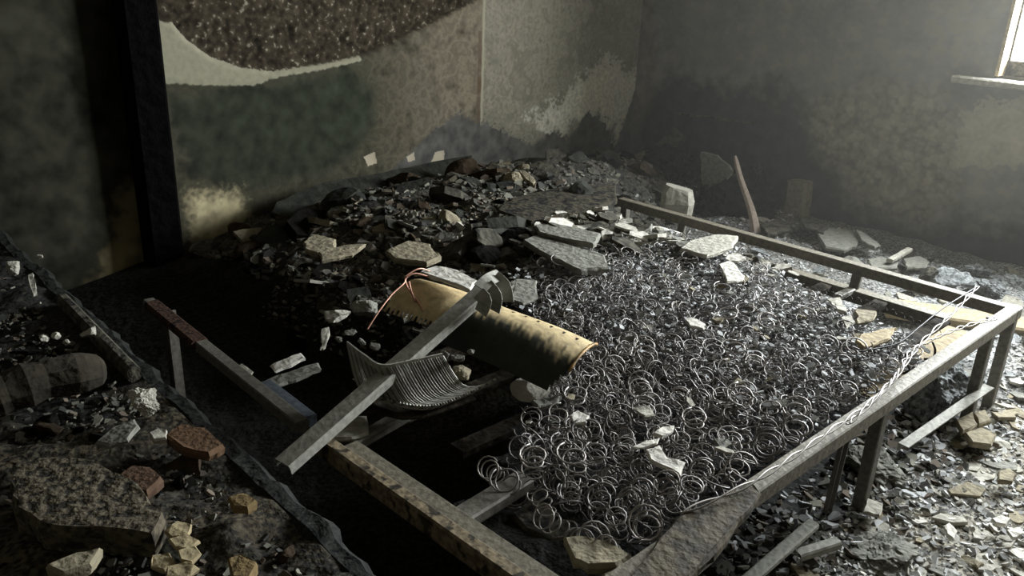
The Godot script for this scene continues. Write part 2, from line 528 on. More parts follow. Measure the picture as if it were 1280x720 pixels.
func paint_window_wall() -> ImageTexture:
	var big := bytes(0.009, 4, 31, lw, lh)
	var med := bytes(0.035, 4, 32, lw, lh)
	var fin := bytes(0.11, 4, 33, lw, lh)
	var cel := bytes(0.085, 1, 34, lw, lh, FastNoiseLite.TYPE_CELLULAR)
	var blister := on_window([[1010, 140], [1060, 115], [1120, 110], [1175, 120], [1195, 160], [1190, 240], [1160, 275], [1110, 270], [1060, 240], [1030, 190]])
	var bare := on_window([[1200, 150], [1235, 135], [1300, 125], [1300, 210], [1230, 200], [1190, 215]])
	var soot := on_window([[800, 120], [840, 95], [900, 110], [960, 105], [1000, 140], [1030, 190], [1060, 250], [1110, 278], [1200, 275], [1300, 290], [1300, 400], [1100, 330], [800, 260]])  # soot, plus the diagonal shadow band along the wall foot painted dark
	var tanc := on_window([[760, -80], [812, -80], [822, 60], [815, 120], [782, 190], [760, 190]])
	var out := PackedByteArray(); out.resize(lw * lh * 3)
	win_rel.resize(lw * lh)
	for y in lh:
		var hy := (lh - 0.5 - y) / PXM
		for x in lw:
			var i := y * lw + x
			var u := (x + 0.5) / PXM
			var b := big[i] / 255.0 - 0.5; var m := med[i] / 255.0 - 0.5; var f := fin[i] / 255.0 - 0.5; var c := cel[i] / 255.0
			var p := Vector2(u + m * 0.08, hy + b * 0.1 + f * 0.02)
			var col := Vector3(0.20, 0.195, 0.175) * (1.0 + 0.35 * m + 0.6 * b + 0.2 * f)
			col = col.lerp(Vector3(0.27, 0.25, 0.19), smoothstep(0.12, 0.28, m + b * 0.5) * 0.6)
			var rel := f * 0.003 + m * 0.004
			var near := u < 3.2
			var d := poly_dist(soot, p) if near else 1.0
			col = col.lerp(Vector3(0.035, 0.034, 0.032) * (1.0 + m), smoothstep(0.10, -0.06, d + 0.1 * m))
			d = poly_dist(tanc, p) if u < 0.5 else 1.0
			col = col.lerp(Vector3(0.21, 0.18, 0.13) * (1.0 + m), smoothstep(0.05, -0.05, d) * 0.8)
			d = poly_dist(blister, p) if near else 1.0
			var kb := smoothstep(0.10, -0.08, d + 0.12 * m)
			var pebble := smoothstep(0.62, 0.30, c) 
			col = col.lerp(Vector3(0.25, 0.22, 0.155) * lerpf(0.72, 1.15, pebble) * (1.0 + m + f * 0.6), kb * 0.9)
			rel += kb * pebble * 0.006
			d = poly_dist(bare, p) if near else 1.0
			var kk := smoothstep(0.02, -0.02, d + 0.16 * m + 0.08 * f)
			col = col.lerp(Vector3(0.38, 0.35, 0.27) * (1.0 + 0.4 * m + 0.3 * f), kk)
			rel += kk * 0.004
			win_rel[i] = rel
			out[i * 3] = int(clampf(Color(col.x, 0, 0).linear_to_srgb().r, 0, 1) * 255)
			out[i * 3 + 1] = int(clampf(Color(col.y, 0, 0).linear_to_srgb().r, 0, 1) * 255)
			out[i * 3 + 2] = int(clampf(Color(col.z, 0, 0).linear_to_srgb().r, 0, 1) * 255)
	return ImageTexture.create_from_image(Image.create_from_data(lw, lh, false, Image.FORMAT_RGB8, out))

# a plaster skin over a wall: grid over (u, y) with relief towards the room, leaving out the hole
func skin(rel: PackedFloat32Array, umax: float, place: Callable, hole: Rect2) -> ArrayMesh:
	var st := SurfaceTool.new(); st.begin(Mesh.PRIMITIVE_TRIANGLES); st.set_smooth_group(0)
	var step := 0.0125
	var nu := int(umax / step); var nv := int((lh / PXM - 0.004) / step)
	for j in nv + 1:
		for i in nu + 1:
			var u := i * step; var v := j * step
			var x := clampi(int(u * PXM), 2, lw - 3); var y := clampi(lh - 1 - int(v * PXM), 2, lh - 3)
			var r := 0.0
			for q in [Vector2i(-2, 0), Vector2i(2, 0), Vector2i(0, -2), Vector2i(0, 2), Vector2i(0, 0)]: r += rel[(y + q.y) * lw + x + q.x] / 5.0
			st.set_uv(Vector2(u * PXM / lw, 1.0 - v * PXM / lh))
			st.add_vertex(place.call(u, v, 0.026 + r))
	for j in nv:
		for i in nu:
			if hole.has_point(Vector2((i + 0.5) * step, (j + 0.5) * step)): continue
			var a := j * (nu + 1) + i
			var b := a + nu + 1
			st.add_index(a); st.add_index(b); st.add_index(a + 1)
			st.add_index(a + 1); st.add_index(b); st.add_index(b + 1)
	st.generate_normals()
	return st.commit()

const WIN_X0 := 0.92
const WIN_X1 := 2.45
const WIN_Y0 := 0.985
const WIN_Y1 := 2.25
const RX := 3.4
const RZ := 3.4
const RH := 2.6

func make_room() -> void:
	var plain := mat("soot_wall", Color(0.36, 0.35, 0.32), 0.95, "t_coarse", 0.8, "n_coarse", 0.6)
	var st := begin()
	box(st, Vector3((XW + RX) / 2, -0.1, (ZW + RZ) / 2), Vector3(RX - XW + 0.6, 0.2, RZ - ZW + 0.6))
	struct("floor", done(st), M.char)
	st = begin()
	box(st, Vector3((XW + RX) / 2, RH + 0.1, (ZW + RZ) / 2), Vector3(RX - XW + 0.6, 0.2, RZ - ZW + 0.6))
	struct("ceiling", done(st), plain)
	# long wall: masonry behind, plaster skin in front
	st = begin()
	box(st, Vector3(XW - 0.21, RH / 2, (ZW + RZ) / 2 - 0.2), Vector3(0.3, RH, RZ - ZW + 0.4))
	box(st, Vector3(XW - 0.15, (RH + 1.74) / 2, (ZW + RZ) / 2), Vector3(0.3, RH - 1.74, RZ - ZW))
	var wl := struct("wall_left", done(st), plain)
	var m := StandardMaterial3D.new()
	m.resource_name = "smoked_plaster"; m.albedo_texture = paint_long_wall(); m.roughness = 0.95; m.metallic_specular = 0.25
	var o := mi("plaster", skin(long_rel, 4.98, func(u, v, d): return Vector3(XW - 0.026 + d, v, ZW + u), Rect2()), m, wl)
	# window wall with its opening
	st = begin()
	var zc := ZW - 0.04 - 0.13
	box(st, Vector3((XW + WIN_X0) / 2, RH / 2, zc), Vector3(WIN_X0 - XW, RH, 0.26))
	box(st, Vector3((RX + WIN_X1) / 2, RH / 2, zc), Vector3(RX - WIN_X1, RH, 0.26))
	box(st, Vector3((WIN_X0 + WIN_X1) / 2, WIN_Y0 / 2, zc), Vector3(WIN_X1 - WIN_X0, WIN_Y0, 0.26))
	box(st, Vector3((WIN_X0 + WIN_X1) / 2, (RH + WIN_Y1) / 2, zc), Vector3(WIN_X1 - WIN_X0, RH - WIN_Y1, 0.26))
	var wb := struct("wall_back", done(st), plain)
	m = StandardMaterial3D.new()
	m.resource_name = "blistered_plaster"; m.albedo_texture = paint_window_wall(); m.roughness = 0.95; m.metallic_specular = 0.25
	mi("plaster", skin(win_rel, RX - XW, func(u, v, d): return Vector3(XW + u, v, ZW - 0.026 + d), Rect2(WIN_X0 - XW, WIN_Y0 - 0.02, WIN_X1 - WIN_X0, 2.0)), m, wb)
	st = begin()
	box(st, Vector3(RX + 0.15, RH / 2, (ZW + RZ) / 2), Vector3(0.3, RH, RZ - ZW + 0.6))
	struct("wall_right", done(st), plain)
	st = begin()
	box(st, Vector3((XW + RX) / 2, RH / 2, RZ + 0.15), Vector3(RX - XW + 0.6, RH, 0.3))
	struct("wall_front", done(st), plain)
	make_window()

func make_window() -> void:
	var w := Node3D.new(); w.name = "window_1"; add_child(w)
	tag(w, "sooty window at the right edge with bright daylight behind its glass", "", "", "structure")
	var st := begin()
	var zf := ZW - 0.10
	var cx := (WIN_X0 + WIN_X1) / 2
	# frame: bottom rail, top rail, stiles
	for s in [[Vector3(cx, WIN_Y0 + 0.035, zf), Vector3(WIN_X1 - WIN_X0, 0.07, 0.06)], [Vector3(cx, WIN_Y1 - 0.03, zf), Vector3(WIN_X1 - WIN_X0, 0.06, 0.06)], [Vector3(WIN_X0 + 0.012, (WIN_Y0 + WIN_Y1) / 2, zf), Vector3(0.024, WIN_Y1 - WIN_Y0, 0.04)], [Vector3(WIN_X1 - 0.02, (WIN_Y0 + WIN_Y1) / 2, zf), Vector3(0.04, WIN_Y1 - WIN_Y0, 0.06)], [Vector3(cx, (WIN_Y0 + WIN_Y1) / 2, zf), Vector3(0.05, WIN_Y1 - WIN_Y0, 0.06)]]:
		box(st, s[0], s[1])
	mi("window_frame", done(st), M.plaster_soot, w)
	for k in 2:
		st = begin()
		box(st, Vector3(lerpf(WIN_X0, WIN_X1, 0.25 + 0.5 * k), (WIN_Y0 + WIN_Y1) / 2, zf), Vector3((WIN_X1 - WIN_X0) / 2 - 0.06, WIN_Y1 - WIN_Y0 - 0.12, 0.005))
		mi("pane", done(st), M.glass, w)
	# sill board standing proud of the wall, and the chipped jamb lining
	st = begin()
	sweep(st, [Vector3(WIN_X0 - 0.17, 0.955, ZW + 0.03), Vector3(WIN_X1 + 0.17, 0.955, ZW + 0.03)], rect(0.10, 0.035, 0.008))
	mi("window_sill", done(st), M.plaster_pale, w)
	st = begin()
	box(st, Vector3(WIN_X0 + 0.008, (WIN_Y0 + WIN_Y1) / 2, ZW - 0.03), Vector3(0.016, WIN_Y1 - WIN_Y0, 0.09))
	mi("jamb_lining", done(st), M.wood_beige, w)
	st = begin()
	for y in [1.10, 1.45, 1.8]:
		tube(st, [Vector3(WIN_X0 - 0.1, y, ZW - 0.55), Vector3(WIN_X1 + 0.1, y, ZW - 0.55)], 0.006)
	for k in 12:
		var x := WIN_X0 + 0.02 + k * 0.14
		tube(st, [Vector3(x, 1.0, ZW - 0.55), Vector3(x, 2.2, ZW - 0.55)], 0.004)
	mi("grille", done(st), M.plaster_pale, w)

# ---------------------------------------------------------------- the bed
func make_bed() -> void:
	var b := thing("bed_frame", "burnt steel bed frame across the middle of the room", "bed frame")
	var A := Vector3(0, BED_H, 0); var B := Vector3(BED_W, BED_H, 0); var C := Vector3(BED_W, BED_H, BED_L); var D := Vector3(0, BED_H, BED_L)
	# far rail: upper angle and the lower angle under it, joined by short posts
	bar("rail", A + Vector3(-0.01, 0, 0.02), B + Vector3(0.02, 0, 0.02), angle_profile(0.04, 0.036, 0.005, 1), M.steel_rail, b)
	bar("lower_rail", Vector3(0.30, BED_H - 0.085, 0.05), Vector3(1.47, BED_H - 0.085, 0.05), angle_profile(0.05, 0.045, 0.005, 1), M.steel_rail, b)
	for x in [0.35, 1.13]:
		bar("spacer", Vector3(x, BED_H - 0.10, 0.045), Vector3(x, BED_H - 0.02, 0.03), rect(0.035, 0.02, 0.003), M.steel_dull, b, Vector3.BACK)
	bar("stub", Vector3(1.13, BED_H - 0.09, 0.06), Vector3(1.13, BED_H - 0.09, 0.17), rect(0.03, 0.02, 0.003), M.steel_light, b)
	# near rail: a wide angle with its lip
	bar("rail", B + Vector3(0, 0.001, -0.005), C + Vector3(0, 0.001, 0.3), angle_profile(0.038, 0.038, 0.005, -1), M.steel_rail, b, Vector3.UP)
	bar("ledge", Vector3(BED_W - 0.075, BED_H - 0.045, 0.25), Vector3(BED_W - 0.075, BED_H - 0.045, 0.92), rect(0.075, 0.012, 0.002), M.wood_beige, b)
	# left rail, in two lengths with the loose bar lying over the joint
	bar("rail", P(186, 379, BED_H), P(378, 533, BED_H), rect(0.032, 0.03, 0.003), M.steel_dull, b)
	bar("rust_scale", P(190, 381, BED_H + 0.006), P(250, 430, BED_H + 0.006), rect(0.045, 0.026, 0.006), M.rust, b)
	bar("side_tube", P(328, 484, BED_H - 0.01), P(384, 528, BED_H - 0.01), rect(0.05, 0.03, 0.004), M.steel_blue, b)
	var r0 := P(399, 553, BED_H); var r1 := P(700, 768, BED_H)
	bar("rail", r0, r1, rect(0.03, 0.045, 0.004), mat("rail_tan", Color(0.52, 0.47, 0.38), 0.7, "t_fine", 3.0, "n_fine", 0.3), b)
	bar("rail", r0 + Vector3(0.06, -0.004, -0.035), r1 + Vector3(0.0, -0.004, -0.035), rect(0.05, 0.03, 0.004), M.steel_rail, b)
	# cross slats that stick out where the springs are gone
	bar("slat", P(440, 556, 0.40), P(506, 519, 0.40), rect(0.035, 0.025, 0.004), M.steel_dull, b)
	bar("slat", P(562, 658, 0.40), P(656, 600, 0.40), rect(0.05, 0.028, 0.004), M.steel_dull, b)
	for k in 5:
		var x := 0.62 + 0.21 * k
		bar("slat", Vector3(x, BED_H - 0.10, 0.07), Vector3(x, BED_H - 0.10, BED_L - 0.06 if k > 4 else 1.85), rect(0.05, 0.022, 0.003), M.wood_charred, b)
	# legs
	for q in [Vector3(BED_W - 0.005, 0, 0.014), Vector3(BED_W - 0.02, 0, 0.16), Vector3(BED_W - 0.02, 0, 0.93), Vector3(0.02, 0, 0.03), Vector3(0.03, 0, BED_L - 0.02), Vector3(BED_W - 0.02, 0, BED_L - 0.02), Vector3(0.03, 0, 1.0)]:
		bar("leg", q, q + Vector3(0, BED_H - 0.008, 0), angle_profile(0.032, 0.03, 0.005, 1), M.steel_dull, b, Vector3.BACK)

func coil_mesh(turns: float, h: float, r_end: float, r_mid: float, wire: float, seed_: int) -> ArrayMesh:
	var r := RandomNumberGenerator.new(); r.seed = seed_
	var st := begin(); st.set_smooth_group(0)
	var pts := []
	var n := int(turns * 13)
	var ox := r.randf_range(-0.02, 0.02); var oz := r.randf_range(-0.02, 0.02)
	for i in n + 1:
		var t := float(i) / n
		var a := t * turns * TAU
		var w := 4.0 * (t - 0.5) * (t - 0.5)
		var rad := lerpf(r_mid, r_end, sqrt(w)) * (1.0 + 0.05 * sin(a * 0.37 + seed_))
		var y := h * smoothstep(0.04, 0.96, t)
		pts.append(Vector3(cos(a) * rad + ox * t * t, y, sin(a) * rad + oz * t * t))
	sweep(st, pts, circle(wire, 5), Vector3(0.1, 1, 0.05).normalized())
	return done(st)

func spring_edge(z: float) -> float:
	return 0.46 if z < 1.0 else lerpf(0.5, 1.27, smoothstep(1.0, 2.0, z)) + (0.1 if z > 1.2 and z < 1.7 else 0.0)

func spring_back(x: float) -> float:
	return 0.30 + maxf(0.0, x - 0.7) * 0.36

func make_springs() -> void:
	var s := thing("mattress_springs", "bare bonnell springs of a burnt mattress lying on the steel bed frame", "mattress springs")
	var kinds := []
	for k in 6:
		kinds.append(coil_mesh(4.2 + 0.3 * (k % 3), 0.078 + 0.008 * (k % 2), 0.0235 + 0.0018 * (k % 3), 0.019, 0.0019, 40 + k))
	var shades := [M.wire_steel, mat("wire_grey", Color(0.48, 0.46, 0.44), 0.5, "", 1.0, "", 1.0, 0.35), mat("wire_ashen", Color(0.58, 0.56, 0.54), 0.55, "", 1.0, "", 1.0, 0.35)]
	var pitch := 0.063
	var spots := []
	for j in 31:
		for i in 20:
			var z := 0.16 + j * pitch
			var x := 0.44 + i * pitch + (0.5 * pitch if j % 2 else 0.0)
			if x > BED_W - 0.04 or z > 1.95: continue
			if x < spring_edge(z) + rng.randf_range(-0.04, 0.04) or z < spring_back(x): continue
			var lean := rng.randf_range(0.2, 0.95) * lerpf(0.55, 1.15, z / 2.1)
			var dir := rng.randf_range(-0.8, 0.8) + 1.05
			var bs := Basis(Vector3(sin(dir), 0, -cos(dir)), lean) * Basis(Vector3.UP, rng.randf() * TAU)
			bs = bs.scaled(Vector3.ONE * rng.randf_range(0.85, 1.2))
			var at := Vector3(x - cos(dir) * sin(lean) * 0.05 + rng.randf_range(-0.013, 0.013), 0.355 + rng.randf_range(-0.008, 0.02), z - sin(dir) * sin(lean) * 0.05 + rng.randf_range(-0.013, 0.013))
			spots.append([z + x * 0.5, Transform3D(bs, at)])
	spots.sort_custom(func(p, q): return p[0] > q[0])
	for i in min(298, spots.size()):
		mi("coil_spring", kinds[rng.randi() % 6], shades[rng.randi() % 3], s, spots[i][1])
	if spots.size() > 298:
		var mm := MultiMesh.new(); mm.transform_format = MultiMesh.TRANSFORM_3D; mm.mesh = kinds[0]
		mm.instance_count = spots.size() - 298
		for i in mm.instance_count: mm.set_instance_transform(i, spots[298 + i][1])
		var far := MultiMeshInstance3D.new(); far.multimesh = mm; far.material_override = shades[1]; far.name = "far_coil_springs"
		s.add_child(far); far.set_meta("kind", "stuff")
	# helical lacing wires that run along the rows
	for k in 11:
		var z := 0.42 + k * 0.147
		var st := begin()
		var pts := []
		var x0 := 0.55 if z < 1.1 else lerpf(0.55, 1.3, (z - 1.1) / 0.85)
		var n := int((BED_W - 0.06 - x0) / 0.005)
		for i in n:
			pts.append(Vector3(x0 + i * 0.005, 0.425 + 0.006 * sin(i * 1.1) + 0.01 * sin(i * 0.05 + k), z + 0.006 * cos(i * 1.1) + 0.012 * sin(i * 0.031 + k * 2)))
		tube(st, pts, 0.0012, 4)
		mi("lacing_wire", done(st), M.wire_dark, s)
	# broken bits of wire tangled among the coils
	var am_st := begin()
	var arc := []
	for i in 13: arc.append(Vector3(cos(i * 0.36) * 0.022, 0.0012 * i, sin(i * 0.36) * 0.022))
	tube(am_st, arc, 0.0014, 4)
	var tw := MultiMesh.new(); tw.transform_format = MultiMesh.TRANSFORM_3D; tw.mesh = done(am_st)
	var xs := []
	while xs.size() < 1500:
		var x := rng.randf_range(0.46, BED_W - 0.04); var z := rng.randf_range(0.2, 1.9)
		if x < spring_edge(z) or z < spring_back(x): continue
		xs.append(Transform3D(Basis.from_euler(Vector3(rng.randf_range(-1.2, 1.2), rng.randf() * TAU, rng.randf_range(-1.2, 1.2))).scaled(Vector3.ONE * rng.randf_range(0.5, 1.3)), Vector3(x, rng.randf_range(0.375, 0.445), z)))
	tw.instance_count = xs.size()
	for i in xs.size(): tw.set_instance_transform(i, xs[i])
	var to := MultiMeshInstance3D.new(); to.multimesh = tw; to.material_override = shades[1]; to.name = "wire_tangle"
	s.add_child(to); to.set_meta("kind", "stuff")
	# ash caught between the springs
	var g := SurfaceTool.new(); g.begin(Mesh.PRIMITIVE_TRIANGLES); g.set_smooth_group(0)
	var nx := 48; var nz := 64
	for j in nz + 1:
		for i in nx + 1:
			var x := lerpf(0.40, BED_W - 0.03, float(i) / nx); var z := lerpf(0.10, 2.02, float(j) / nz)
			var n := n2.get_noise_2d(x * 500, z * 500)
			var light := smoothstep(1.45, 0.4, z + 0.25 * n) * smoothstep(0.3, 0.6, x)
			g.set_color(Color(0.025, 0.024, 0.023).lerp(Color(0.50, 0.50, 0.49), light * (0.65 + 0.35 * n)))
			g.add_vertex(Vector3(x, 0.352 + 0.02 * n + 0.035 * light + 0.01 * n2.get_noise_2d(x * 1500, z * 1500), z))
	for j in nz:
		for i in nx:
			var cx := lerpf(0.40, BED_W - 0.03, (i + 0.5) / nx); var cz := lerpf(0.10, 2.02, (j + 0.5) / nz)
			if cx < spring_edge(cz) - 0.03 + 0.04 * n2.get_noise_2d(cx * 700, cz * 700) or cz < spring_back(cx) - 0.05: continue
			var a := j * (nx + 1) + i; var b := a + nx + 1
			g.add_index(a); g.add_index(a + 1); g.add_index(b)
			g.add_index(a + 1); g.add_index(b + 1); g.add_index(b)
	g.generate_normals()
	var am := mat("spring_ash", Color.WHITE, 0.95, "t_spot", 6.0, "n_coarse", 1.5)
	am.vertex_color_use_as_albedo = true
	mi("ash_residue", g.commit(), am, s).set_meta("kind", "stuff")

# ---------------------------------------------------------------- the two wires and other bent metal
func smooth_path(keys: Array, n: int) -> Array:
	var c := Curve3D.new()
	for i in keys.size():
		var t: Vector3 = (keys[min(i + 1, keys.size() - 1)] - keys[max(i - 1, 0)]) / 6.0
		c.add_point(keys[i], -t, t)
	var out := []
	for i in n + 1: out.append(c.sample_baked(c.get_baked_length() * i / n, true))
	return out

func twisted(st: SurfaceTool, keys: Array, r: float, gap: float, turns: float) -> void:
	var path := smooth_path(keys, 150)
	for s in 2:
		var pts := []
		for i in path.size():
			var t: Vector3 = (path[min(i + 1, path.size() - 1)] - path[max(i - 1, 0)]).normalized()
			var side := t.cross(Vector3.UP).normalized()
			var u := side.cross(t)
			var a := TAU * turns * i / path.size() + PI * s
			pts.append(path[i] + (side * cos(a) + u * sin(a)) * gap)
		tube(st, pts, r, 5)

func make_wires() -> void:
	var w := thing("border_wire", "twisted pair of steel border wires lying along the right bed rail", "wire")
	var st := begin()
	twisted(st, [P(1222, 358, 0.50), P(1190, 392, 0.48), P(1150, 430, 0.46), P(1120, 470, 0.455), P(1085, 505, 0.45), P(1040, 537, 0.45), P(985, 575, 0.45), P(930, 608, 0.45), P(850, 641, 0.44)], 0.0022, 0.0045, 9)
	mi("long_strand", done(st), M.wire_steel, w)
	st = begin()
	twisted(st, [P(1245, 398, 0.45), P(1205, 408, 0.46), P(1165, 424, 0.465), P(1136, 442, 0.46), P(1122, 468, 0.455), P(1095, 498, 0.45), P(1060, 530, 0.45)], 0.002, 0.0045, 8)
	mi("short_strand", done(st), M.wire_steel, w)
	st = begin()
	tube(st, smooth_path([P(1222, 358, 0.50), P(1175, 388, 0.485), P(1120, 430, 0.455), P(1070, 440, 0.45)], 40), 0.0025)
	mi("loose_strand", done(st), M.wire_dark, w)
	w = thing("hook_wire", "dark bent wire hooks standing on the beige ledge inside the right bed rail", "wire")
	for q in [[[1133, 442], [1132, 452], [1137, 462], [1128, 467], [1117, 466]], [[1166, 428], [1169, 438], [1166, 447], [1155, 449]]]:
		st = begin()
		var keys := []
		for i in q.size(): keys.append(P(q[i][0], q[i][1], [0.445, 0.43, 0.40, 0.388, 0.388][i]))
		tube(st, smooth_path(keys, 24), 0.0035)
		mi("hook", done(st), M.wire_dark, w)
	# thin wire strand hanging along the near end of the rail
	w = thing("edge_wire", "thin kinked wire looping below the near end of the right bed rail", "wire")
	st = begin()
	tube(st, smooth_path([P(945, 612, 0.40), P(915, 640, 0.39), P(896, 668, 0.36), P(880, 676, 0.37), P(868, 698, 0.35), P(845, 712, 0.36), P(820, 740, 0.36)], 50), 0.0015)
	mi("strand", done(st), M.wire_grey, w)
	# copper wire hooked on the end of the curved cover
	w = thing("copper_wire", "bare copper wire curling down from the left end of the beige cover", "wire")
	st = begin()
	tube(st, smooth_path([P(540, 340, 0.60), P(524, 336, 0.62), P(508, 345, 0.61), P(505, 354, 0.60), P(490, 368, 0.585), P(473, 390, 0.56), P(459, 412, 0.53)], 60), 0.0024)
	mi("long_end", done(st), M.copper, w)
	st = begin()
	tube(st, smooth_path([P(536, 346, 0.60), P(518, 342, 0.615), P(507, 349, 0.605), P(511, 362, 0.58), P(523, 378, 0.56), P(529, 390, 0.545)], 40), 0.0026)
	mi("short_end", done(st), M.copper, w)
	st = begin()
	tube(st, smooth_path([P(511, 352, 0.60), P(514, 364, 0.58), P(519, 377, 0.56)], 16), 0.0026)
	mi("short_end", done(st), M.copper, w)

func make_cover() -> void:
	# half-round sheet-metal cover lying over the springs, with a row of slots along its upper edge and teeth at its far end
	var a := P(512, 352, 0.58); var b := P(733, 436, 0.52)
	var o := thing("curved_cover", "beige half-round sheet metal cover with a slotted edge lying on the springs", "metal cover")
	var ax := (b - a).normalized()
	var side := ax.cross(Vector3.UP).normalized()      # towards the viewer's left front
	var up := side.cross(ax)
	if side.z < 0: side = -side
	var len := a.distance_to(b)
	var nL := 72; var nA := 14
	var st := SurfaceTool.new(); st.begin(Mesh.PRIMITIVE_TRIANGLES); st.set_smooth_group(0)
	var R := 0.135
	var grid := []
	for i in nL + 1:
		var row := []
		for k in nA + 1:
			var t := float(i) / nL
			var ang := deg_to_rad(lerpf(-28.0, 64.0, float(k) / nA))
			var rr := R * (1.0 + 0.02 * sin(t * 9.0 + k * 0.4))
			var p: Vector3 = a + ax * len * t + side * (sin(ang) * rr * 1.05) + up * (cos(ang) * rr - R)
			p += up * 0.012 * sin(t * 3.1)
			row.append(p)
		grid.append(row)
	for pass_ in 2:
		for i in nL:
			for k in nA:
				if k == 2 and i % 5 == 1 and i > 26: continue                 # slots
				if i < 26 and k > 10 and i % 2 == 1: continue                  # teeth
				if i < 26 and k > 11: continue
				if i > 66 and k > 14 - (i - 66): continue
				var n: Vector3 = (grid[i][k] - (a + ax * len * (float(i) / nL) - up * R)).normalized() * (-0.0025 if pass_ else 0.0)
				var p0: Vector3 = grid[i][k] + n; var p1: Vector3 = grid[i + 1][k] + n; var p2: Vector3 = grid[i + 1][k + 1] + n; var p3: Vector3 = grid[i][k + 1] + n
				var cs := []
				for q in [[i, k], [i + 1, k], [i + 1, k + 1], [i, k + 1]]:
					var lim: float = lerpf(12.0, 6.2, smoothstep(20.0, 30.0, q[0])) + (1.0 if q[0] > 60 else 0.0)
					var soot := smoothstep(-1.0, 1.2, q[1] - lim + 2.6 * n2.get_noise_2d(q[0] * 46.0, q[1] * 30.0))  # blend from beige to near black down the curve, with a ragged edge
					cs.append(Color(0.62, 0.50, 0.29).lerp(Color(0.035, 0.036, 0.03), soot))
				var vs := [p0, p1, p2, p3]
				for t in ([0, 2, 3, 0, 1, 2] if pass_ else [0, 3, 2, 0, 2, 1]):
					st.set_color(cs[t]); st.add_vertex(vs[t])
	st.generate_normals()
	var sm := mat("graded_sheet", Color.WHITE, 0.6, "t_soft", 2.0, "n_fine", 0.2)
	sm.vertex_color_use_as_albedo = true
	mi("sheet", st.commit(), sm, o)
	# rim folded at the near end
	st = begin()
	var rim := []
	for k in nA - 3: rim.append(grid[nL][k] + up * 0.001)
	tube(st, rim, 0.004, 6)
	mi("end_rim", done(st), M.sheet_beige, o)

func make_bar() -> void:
	var o := thing("steel_channel", "long grey steel channel leaning across the left bed rail onto the cover", "steel bar")
	var a := P(352, 578, 0.452); var b := P(612, 352, 0.64)
	bar("channel", a, b, channel_profile(0.046, 0.022, 0.003), M.steel_light, o, Vector3(0.1, 1, 0.15).normalized())
	# crumpled bracket on its upper end
	o = thing("crumpled_bracket", "crumpled pale metal bracket at the upper end of the steel channel", "bracket")
	var prof := rect(0.034, 0.003)
	for q in [[[598, 366, 0.66], [606, 376, 0.64], [601, 391, 0.60]], [[608, 356, 0.67], [619, 371, 0.645], [617, 388, 0.60]], [[618, 346, 0.675], [630, 358, 0.655], [634, 377, 0.61]], [[626, 343, 0.67], [612, 349, 0.68], [600, 360, 0.67]], [[634, 352, 0.65], [625, 366, 0.63], [610, 380, 0.61]]]:
		var keys := []
		for k in q: keys.append(P(k[0], k[1], k[2]))
		var st := begin()
		sweep(st, smooth_path(keys, 8), prof, Vector3(0.4, 0.3, 0.6).normalized())
		mi("bent_plate", done(st), M.steel_light, o)

func make_grille() -> void:
	var o := thing("finned_grille", "bent metal grille with a row of curved fins under the steel channel", "grille")
	var top := smooth_path([P(434, 430, 0.56), P(455, 446, 0.555), P(478, 459, 0.55), P(515, 453, 0.55), P(553, 445, 0.55)], 47)
	var low := smooth_path([P(458, 490, 0.47), P(485, 503, 0.46), P(530, 511, 0.455), P(570, 499, 0.455), P(611, 480, 0.46)], 47)
	var st := begin()
	sweep(st, top, rect(0.004, 0.014), Vector3.UP)
	mi("upper_rim", done(st), M.steel_light, o)
	st = begin()
	tube(st, low, 0.0035)
	mi("lower_rim", done(st), M.steel_light, o)
	for i in 48:
		var p: Vector3 = top[i]; var q: Vector3 = low[i]
		var mid := p.lerp(q, 0.45) + Vector3(0, -0.045, 0)
		st = begin()
		sweep(st, smooth_path([p, mid, q, q + (q - mid).normalized() * 0.018 + Vector3(0, 0.012, 0)], 10), rect(0.003, 0.006), Vector3(0, 0.8, 0.3).normalized())
		mi("fin", done(st), M.steel_light if i % 3 else M.steel_dull, o)
	st = begin()
	var gx := []
	for i in 10: gx.append(low[i * 5].lerp(top[i * 5], 0.4) + Vector3(0, -0.05, 0))
	sweep(st, gx, rect(0.07, 0.004), Vector3.UP)
	mi("back_plate", done(st), M.wood_charred, o)

